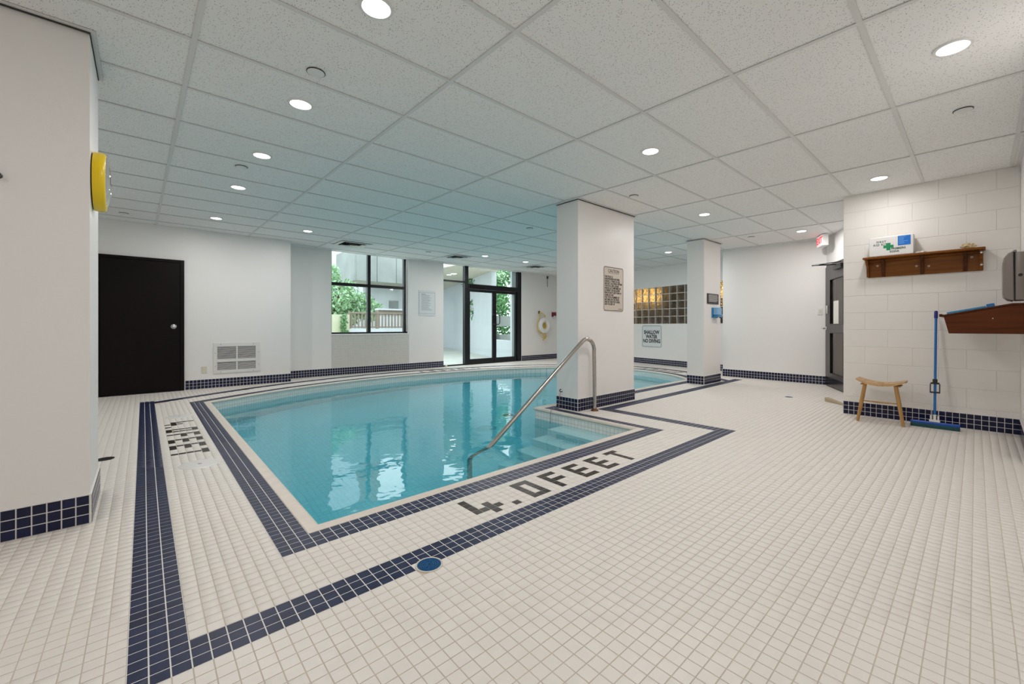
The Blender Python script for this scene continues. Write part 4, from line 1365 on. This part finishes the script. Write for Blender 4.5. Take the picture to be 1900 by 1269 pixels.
for sx in (-1, 1):
    box('cross_batten', 'oakz', st, sx * .135 - .026, -.10, .398, sx * .135 + .026, .10, .409, bevel=.003)
    for sy in (-1, 1):
        back = .020 if sy > 0 else 0
        top = Vector((sx * .125 - back, sy * .075, .402)); bot = Vector((sx * .185 - back * 1.3, sy * .095, 0))
        MB().tube([top, top.lerp(bot, .5), bot], [.0175, .0185, .0125], 14).obj('leg', 'oakz', st, smooth=50)
MB().tube([(-.145, -.085, .225), (-.07, -.085, .224), (.0, -.085, .222), (.07, -.085, .224), (.145, -.085, .225)], [.005, .007, .0085, .007, .005], 10).obj('stretcher', 'oakz', st, smooth=60)
box('hand_slot', 'shelf_dark', st, -.028, -.012, .4155, .028, .012, .4192)

# sponge mop / squeegee
mz = thing('squeegee_mop', 'blue squeegee mop with green rubber leaning on the block wall', 'mop', (5.925, .362, 0), -PI / 2)
yaw_m = math.radians(-1.5)
RM = Matrix.Rotation(yaw_m, 4, 'Z')
MB().prism([(-.022, .034), (.022, .034), (.026, .052), (.016, .062), (-.016, .062), (-.026, .052)], -.178, .178, 'YZ').obj('head_bar', 'blue_bar', mz, bevel=.003)
MB().prism([(-.024, 0), (.020, 0), (.024, .037), (-.024, .037)], -.178, .178, 'YZ').obj('rubber_pad', 'green_rubber', mz, bevel=.006)
cl = MB()
cl.box(-.040, -.016, .062, .040, .016, .084).box(-.034, -.014, .084, -.020, .014, .125).box(.020, -.014, .084, .034, .014, .125).box(-.010, -.014, .080, .012, .014, .135)
cl.obj('clamp', 'white_plastic', mz, bevel=.003)
lean = (0.168, 1.185)
def lp(t, dx=0, dy=0): return (dx, .004 + lean[0] * t + dy, .085 + (lean[1] - .085) * t)
MB().tube([lp(0), lp(.93)], .0105, 12).obj('pole', 'blue_pole', mz, smooth=60)
MB().tube([lp(.93), lp(.94), lp(.99), lp(1)], [.0125, .0145, .0145, .010], 12).obj('grip', 'blue_grip', mz, smooth=60)
t0, t1 = .24, .355
lv = MB()
a_, b_ = lp(t0), lp(t1)
def lbox(x0, x1, ta, tb, d=.010):
    A_, B_ = lp(ta, 0, -.008), lp(tb, 0, -.008)
    vs = [(x0, A_[1] - d, A_[2]), (x1, A_[1] - d, A_[2]), (x1, A_[1] + d, A_[2]), (x0, A_[1] + d, A_[2]), (x0, B_[1] - d, B_[2]), (x1, B_[1] - d, B_[2]), (x1, B_[1] + d, B_[2]), (x0, B_[1] + d, B_[2])]
    lv.add(vs, [(3, 2, 1, 0), (4, 5, 6, 7), (0, 1, 5, 4), (1, 2, 6, 5), (2, 3, 7, 6), (3, 0, 4, 7)])
lbox(-.038, .038, t0, t0 + .013); lbox(-.038, -.030, t0, t1 - .03); lbox(.030, .038, t0, t1 - .03)
lbox(-.032, .032, t1 - .034, t1 - .018); lbox(-.018, .018, t1 - .018, t1 + .012)
lv.obj('lever', 'black', mz, bevel=.002, seg=1)
for sx in (-1, 1):
    MB().tube([(sx * .026, .0, .115), (sx * .026, lp(t0)[1] - .008, lp(t0)[2])], .0022, 6).obj('pull_rod', 'chrome', mz, smooth=60)

# sloping desk on the near wall: side panel seen edge to edge
dk = thing('wall_desk', 'dark stained sloping wall desk holding blue booklets', 'desk', (5.30, YS, .963), PI)
# local x points to -x, local y into the wall (-y): outward distance is negative y
prof_d = [(-.002, 0), (-.002, .240), (-.070, .240), (-.472, .152), (-.44, 0)]
def dpanel(x0, x1): return MB().prism(prof_d, x0, x1, 'YZ')
dpanel(-.02, 0).obj('side_panel', 'desk_wood', dk, bevel=.002, seg=1)
dpanel(-.66, -.64).obj('side_panel', 'desk_wood', dk, bevel=.002, seg=1)
tp = MB().prism([(-.002, .240), (-.072, .240), (-.490, .1485), (-.492, .162), (-.071, .254), (-.002, .254)], -.68, .012, 'YZ')
tp.obj('sloping_top', 'shelf_dark', dk, bevel=.002, seg=1)
MB().prism([(-.472, .150), (-.455, .150), (-.425, .0), (-.44, 0)], -.64, -.02, 'YZ').obj('front_panel', 'desk_wood', dk)
box('bottom_board', 'desk_wood', dk, -.64, -.44, 0, -.02, -.002, .015)
box('ledge', 'shelf_dark', dk, -.68, -.500, .148, .012, -.480, .172, bevel=.003)
MB().lathe([(.004, 0), (0, .002)], 10, 'X', (0, -.18, .13)).obj('screw', 'chrome', dk)
def slope_z(yo): return .963 + .254 - (yo - .071) * (.092 / .421) if yo > .071 else .963 + .254
sang = math.atan(.092 / .421)
def on_slope(name, label, x, yo0, yo1, w, th, m, cat):
    ym = (yo0 + yo1) / 2
    o = thing(name, label, cat, (x, YS + ym, slope_z(ym) + .001), 0)
    o.rotation_euler = (-sang, 0, 0)
    L = (yo1 - yo0) / math.cos(sang)
    return o, L
o, L = on_slope('booklet', 'blue and white booklet lying on the sloping desk', 5.52, .215, .455, .2, .012, 'cyan_paper', 'booklet')
box('cover', 'cyan_paper', o, -.11, -L / 2, 0, .11, L / 2, .018, bevel=.003)
box('pages', 'paper', o, -.105, -L / 2 + .004, .004, -.108, L / 2 - .02, .014)
o, L = on_slope('small_box', 'small bright blue box on the sloping desk behind the booklet', 5.52, .165, .212, .1, .03, 'blue_box', 'box')
box('carton', 'blue_box', o, -.10, -L / 2, 0, .06, L / 2, .030, bevel=.003)
# paper towel dispenser above the desk, seen from its side
td = thing('towel_dispenser', 'grey plastic paper towel dispenser mounted over the sloping desk', 'dispenser', (5.30, YS, 1.235), PI)
TH = .412
cov = [(-.062, .0), (-.098, .012), (-.120, .035), (-.126, .06), (-.126, TH - .10), (-.120, TH - .055), (-.098, TH - .018), (-.066, TH)]
MB().prism(cov, -.29, 0, 'YZ').obj('cover', 'dispenser', td, bevel=.010, seg=3, smooth=50)
MB().prism([(-.001, .006), (-.058, .006), (-.058, TH - .012), (-.001, TH - .012)], -.285, -.002, 'YZ').obj('back_case', 'dispenser', td, bevel=.006, smooth=50)
box('hinge_rib', 'dispenser', td, -.286, -.068, TH - .012, .002, -.050, TH + .006, bevel=.004)
box('seam', 'black', td, -.28, -.062, .01, -.001, -.058, TH - .02)
MB().lathe([(.013, 0), (.012, .003), (0, .003)], 16, 'X', (-.002, -.030, .21)).obj('lock', 'black', td)

# ------------------------------------------------------------------ things on the deck
def drain(name, label, x, y, r, grate, ringm, rings=4, group=None):
    o = thing(name, label, 'drain', (x, y, 0), 0, group)
    MB().lathe([(r * .86, .0005), (r * .88, .0022), (r, .0022), (r * 1.02, -.001)], 36).obj('rim', ringm, o, smooth=30)
    MB().lathe([(0, .0004), (r * .87, .0004)], 36).obj('well', 'black', o)
    for k in range(rings):
        rr = r * (.16 + .66 * k / max(1, rings - 1)); w = r * .055
        MB().lathe([(rr - w, .0006), (rr - w, .0020), (rr + w, .0020), (rr + w, .0006)], 32).obj('grate_ring', grate, o)
    mb = MB()
    for k in range(8):
        mb.box(r * .1, -r * .03, .0006, r * .85, r * .03, .0017, Matrix.Rotation(k * PI / 4 + .2, 4, 'Z'))
    mb.obj('grate_spokes', grate, o)
    return o
drain('floor_drain', 'round blue grated floor drain set in the near navy stripe', DRAIN[0], DRAIN[1], .058, 'drain_blue', 'drain_ring', 5)
drain('floor_drain', 'dark floor drain beside the broad left column', -.222, 4.57, .055, 'black', 'black', 3)
drain('floor_drain', 'dark floor drain in the outer stripe near the wall grille', 1.232, 8.098, .075, 'black', 'black', 3)
drain('floor_drain', 'small floor drain with white rim in the open deck by the exit door', 6.94, 1.93, .060, 'drain_blue', 'white_plastic', 3)
for (x, y, lb) in ((.312, 3.93, 'round white skimmer lid in front of the left depth lettering'), (.30, 6.15, 'round white skimmer lid beyond the left depth lettering')):
    o = thing('skimmer_lid', lb, 'lid', (x, y, 0), 0, 'round white skimmer lids')
    MB().lathe([(0, .004), (.10, .004), (.118, .003), (.125, .0005), (.125, -.001)], 40).obj('lid', 'lid', o, smooth=30)
    MB().lathe([(.006, .0048), (.012, .0048)], 14).obj('finger_hole', 'grey_ink', o)
dw = thing('door_wedge', 'pale wooden door wedge lying on the deck near the exit door', 'wedge', (6.85, 1.36, 0), math.radians(-128))
MB().prism([(-.15, .0), (.15, 0), (.15, .012), (-.15, .055)], -.03, .03, 'XZ').obj('wedge', 'cream_wedge', dw, bevel=.002)
ds = thing('door_stop', 'tiny yellowish door stop on the deck left of the glazed doors', 'door stop', (5.66, RY(YBB, 5.66) - .05, 0))
MB().lathe([(.03, 0), (.032, .02), (.022, .045), (0, .05)], 16).obj('stop', 'ivory', ds, smooth=40)

# ------------------------------------------------------------------ outdoors
gr = struct('floor_courtyard', 'pale paved courtyard outside')
box('paving', 'gravel', gr, -10, 9.30, -.12, 30, 40, -.02)
def foliage(name, m, parent, blobs, count, size, squash=.8):
    vs = []; fs = []
    tot = sum(b_[3] ** 2 for b_ in blobs)
    for (x, y, z, r) in blobs:
        nn = int(count * r * r / tot)
        d = rng.normal(size=(nn, 3)); d /= np.linalg.norm(d, axis=1)[:, None]
        p = d * (r * rng.uniform(.55, 1.0, (nn, 1)))
        p[:, 2] *= squash
        p += (x, y, z)
        for q in p:
            a = rng.normal(size=3); a /= np.linalg.norm(a)
            b_ = np.cross(a, rng.normal(size=3)); b_ /= np.linalg.norm(b_)
            s_ = size * rng.uniform(.6, 1.3)
            n0 = len(vs)
            nrm = np.cross(a, b_) * s_ * .15
            vs += [tuple(q - a * s_), tuple(q + b_ * s_ * .45 + nrm), tuple(q + a * s_), tuple(q - b_ * s_ * .45 + nrm)]
            fs += [(n0, n0 + 1, n0 + 2), (n0, n0 + 2, n0 + 3)]
    me = bpy.data.meshes.new(name)
    me.from_pydata(vs, [], fs)
    me.materials.append(M[m])
    return link(name, me, parent, kind='stuff')
tr = thing('courtyard_tree', 'pale green leafy tree seen through the left window panes', 'tree', (4.9, 14.8, 0))
MB().tube([(0, 0, -.05), (.05, 0, .8), (-.05, 0, 1.5), (.1, 0, 2.4)], [.10, .085, .07, .03], 10).obj('trunk', 'bark', tr, smooth=60)
for k in range(6):
    a = k * 1.1
    MB().tube([(0, 0, 1.0 + k * .12), (.5 * math.cos(a), .3 * math.sin(a), 1.5 + k * .15), (.65 * math.cos(a), .4 * math.sin(a), 1.6 + k * .12)], [.035, .025, .01], 7).obj('branch', 'bark', tr, smooth=60)
foliage('foliage', 'leaf_pale', tr, [(-.1, 0, 2.05, .85), (.75, .1, 1.75, .62), (-.75, .1, 2.0, .7), (.25, .2, 1.45, .65), (-.4, -.1, 2.75, .48), (1.25, .2, 1.55, .5)], 5200, .075)
for (x, y, z, r, lb) in ((5.45, 17.2, 1.3, .85, 'dark green shrub behind the slatted fence'), (3.5, 17.4, 1.3, 1.0, 'dark green shrub behind the beige garden wall')):
    sh_ = thing('courtyard_shrub', lb, 'shrub', (x, y, 0))
    MB().tube([(0, 0, -.05), (0, .02, .5), (.05, 0, z)], [.05, .04, .02], 7).obj('stem', 'bark', sh_, smooth=60)
    foliage('foliage', 'leaf', sh_, [(0, 0, z, r)], 1500, .08, .8)
gw1 = struct('wall_garden', 'low beige and white garden walls in the courtyard')
box('beige_wall', 'out_beige', gw1, 1.5, 12.5, -.05, 4.48, 12.7, 1.36)
box('low_wall', 'out_white', gw1, 4.48, 12.5, -.05, 6.75, 12.7, .945)
fe = thing('slatted_fence', 'weathered brown slatted fence outside the window', 'fence', (4.5, 12.60, .945))
sl_me = MB().box(0, -.012, .02, .045, .012, .46).mesh('slat', 'fence')
for k in range(19):
    link('slat', sl_me, fe, (.05 + k * .105, 0, 0))
for x in (0, .86, 1.98):
    box('post', 'fence', fe, x - .035, -.03, 0, x + .035, .03, .50, bevel=.004)
box('top_rail', 'fence', fe, -.035, -.035, .455, 2.02, .035, .50, bevel=.004)
box('bottom_rail', 'fence', fe, -.035, -.02, .03, 2.02, .02, .07)
iv = thing('ivy', 'strand of ivy hanging down the beige garden wall', 'ivy', (4.28, 12.42, 0))
foliage('leaves', 'leaf', iv, [(0, -.02, 1.28, .10), (.02, -.02, 1.15, .10), (-.02, -.02, 1.0, .11), (.02, -.02, .85, .12)], 260, .04)
ob = struct('wall_neighbour', 'white neighbouring building across the courtyard')
box('white_wall', 'out_white', ob, 6.55, 16.6, -.05, 9.6, 16.8, 2.65)
box('tower_wall', 'out_white', ob, -2, 20, -.05, 7.55, 20.3, 9)
box('brick_pier', 'brick', ob, 7.55, 20, 4.2, 8.6, 20.3, 9)
box('tower_base', 'out_white', ob, 7.55, 20, -.05, 12, 20.3, 4.2)
box('doorway', 'concrete', ob, 7.55, 16.55, 0, 7.95, 16.62, 2.08)
box('parapet_band', 'fence', ob, 5.8, 13.55, 1.42, 7.0, 13.75, 1.56)
box('parapet_cap', 'out_white', ob, 5.8, 13.6, -.05, 7.0, 13.7, 1.42)
box('parapet_cap', 'out_white', ob, 5.78, 13.5, 1.56, 7.0, 13.8, 1.615)
bl = thing('balcony', 'concrete panelled balcony overhanging the courtyard', 'balcony', (5.80, 15.3, 2.74))
box('floor_slab', 'soffit', bl, 0, .3, 0, 3.1, 2.2, .14)
for k in range(4):
    box('front_panel', 'concrete', bl, .0 + k * .78, .18, -.04, .765 + k * .78, .26, 1.15, bevel=.006)
    box('panel_joint', 'black_metal', bl, .765 + k * .78, .19, -.04, .78 + k * .78, .25, 1.1)
box('side_panel', 'concrete', bl, -.06, .2, -.04, .0, 2.2, 1.15)
# covered passage outside the doors
A_, B_ = (8.02, 9.33), (11.2, 18.2)
pd = U((B_[0] - A_[0], B_[1] - A_[1]))
pn = (pd[1], -pd[0])
def ppt(s): return (A_[0] + pd[0] * s, A_[1] + pd[1] * s)
pw = wall('wall_passage', 'white passage wall outside with a tall opening', [
    (ppt(0), ppt(.15), -.05, 2.9, pn, .18), (ppt(.15), ppt(1.93), -.05, .58, pn, .18), (ppt(1.93), ppt(20), -.05, 2.9, pn, .18)], 'out_white')
MB().prism([(7.0, 9.35), (8.2, 9.35), (ppt(20)[0] + .2, ppt(20)[1]), (ppt(20)[0] - 2.2, ppt(20)[1]), (7.9, 12.9), (7.0, 12.9)], 2.86, 2.96).obj('passage_soffit', 'soffit', pw)
o = thing('soffit_light', 'round light in the cream soffit outside the doors', 'lamp', (8.05, 12.48, 2.858))
MB().lathe([(0, -.012), (.09, -.012), (.10, 0)], 24).obj('lens', mat('soffit_lens', (1, 1, 1), emit=((1, .97, .9), 8.0)), o)
MB().lathe([(.10, -.014), (.125, -.010), (.13, 0)], 24).obj('trim_ring', 'white_plastic', o)
hd = thing('hedge', 'green hedge seen through the passage opening by the doors', 'hedge', (10.2, 13.2, 0))
MB().tube([(0, 0, -.05), (0, .1, .7), (.1, .2, 1.4)], [.06, .05, .02], 7).obj('stem', 'bark', hd, smooth=60)
foliage('foliage', 'leaf', hd, [(0, 0, 1.7, .9), (.6, .8, 2.3, .9), (-.2, .3, 2.9, .8), (.4, -.5, .6, .7), (.9, .9, 3.3, 1.0), (-.3, 1.0, 3.6, .8)], 7500, .085)
foliage('pale_foliage', 'leaf_pale', hd, [(-.2, -.3, 3.1, .55), (.3, .2, 1.9, .5)], 700, .07)
gl_ = struct('wall_planter', 'dark planter ledges beyond the passage opening')
box('ledge', 'concrete', gl_, 8.95, 11.2, 1.02, 11.5, 11.45, 1.38)
box('lower_ledge', 'concrete', gl_, 8.95, 11.0, -.05, 11.5, 11.2, .74)
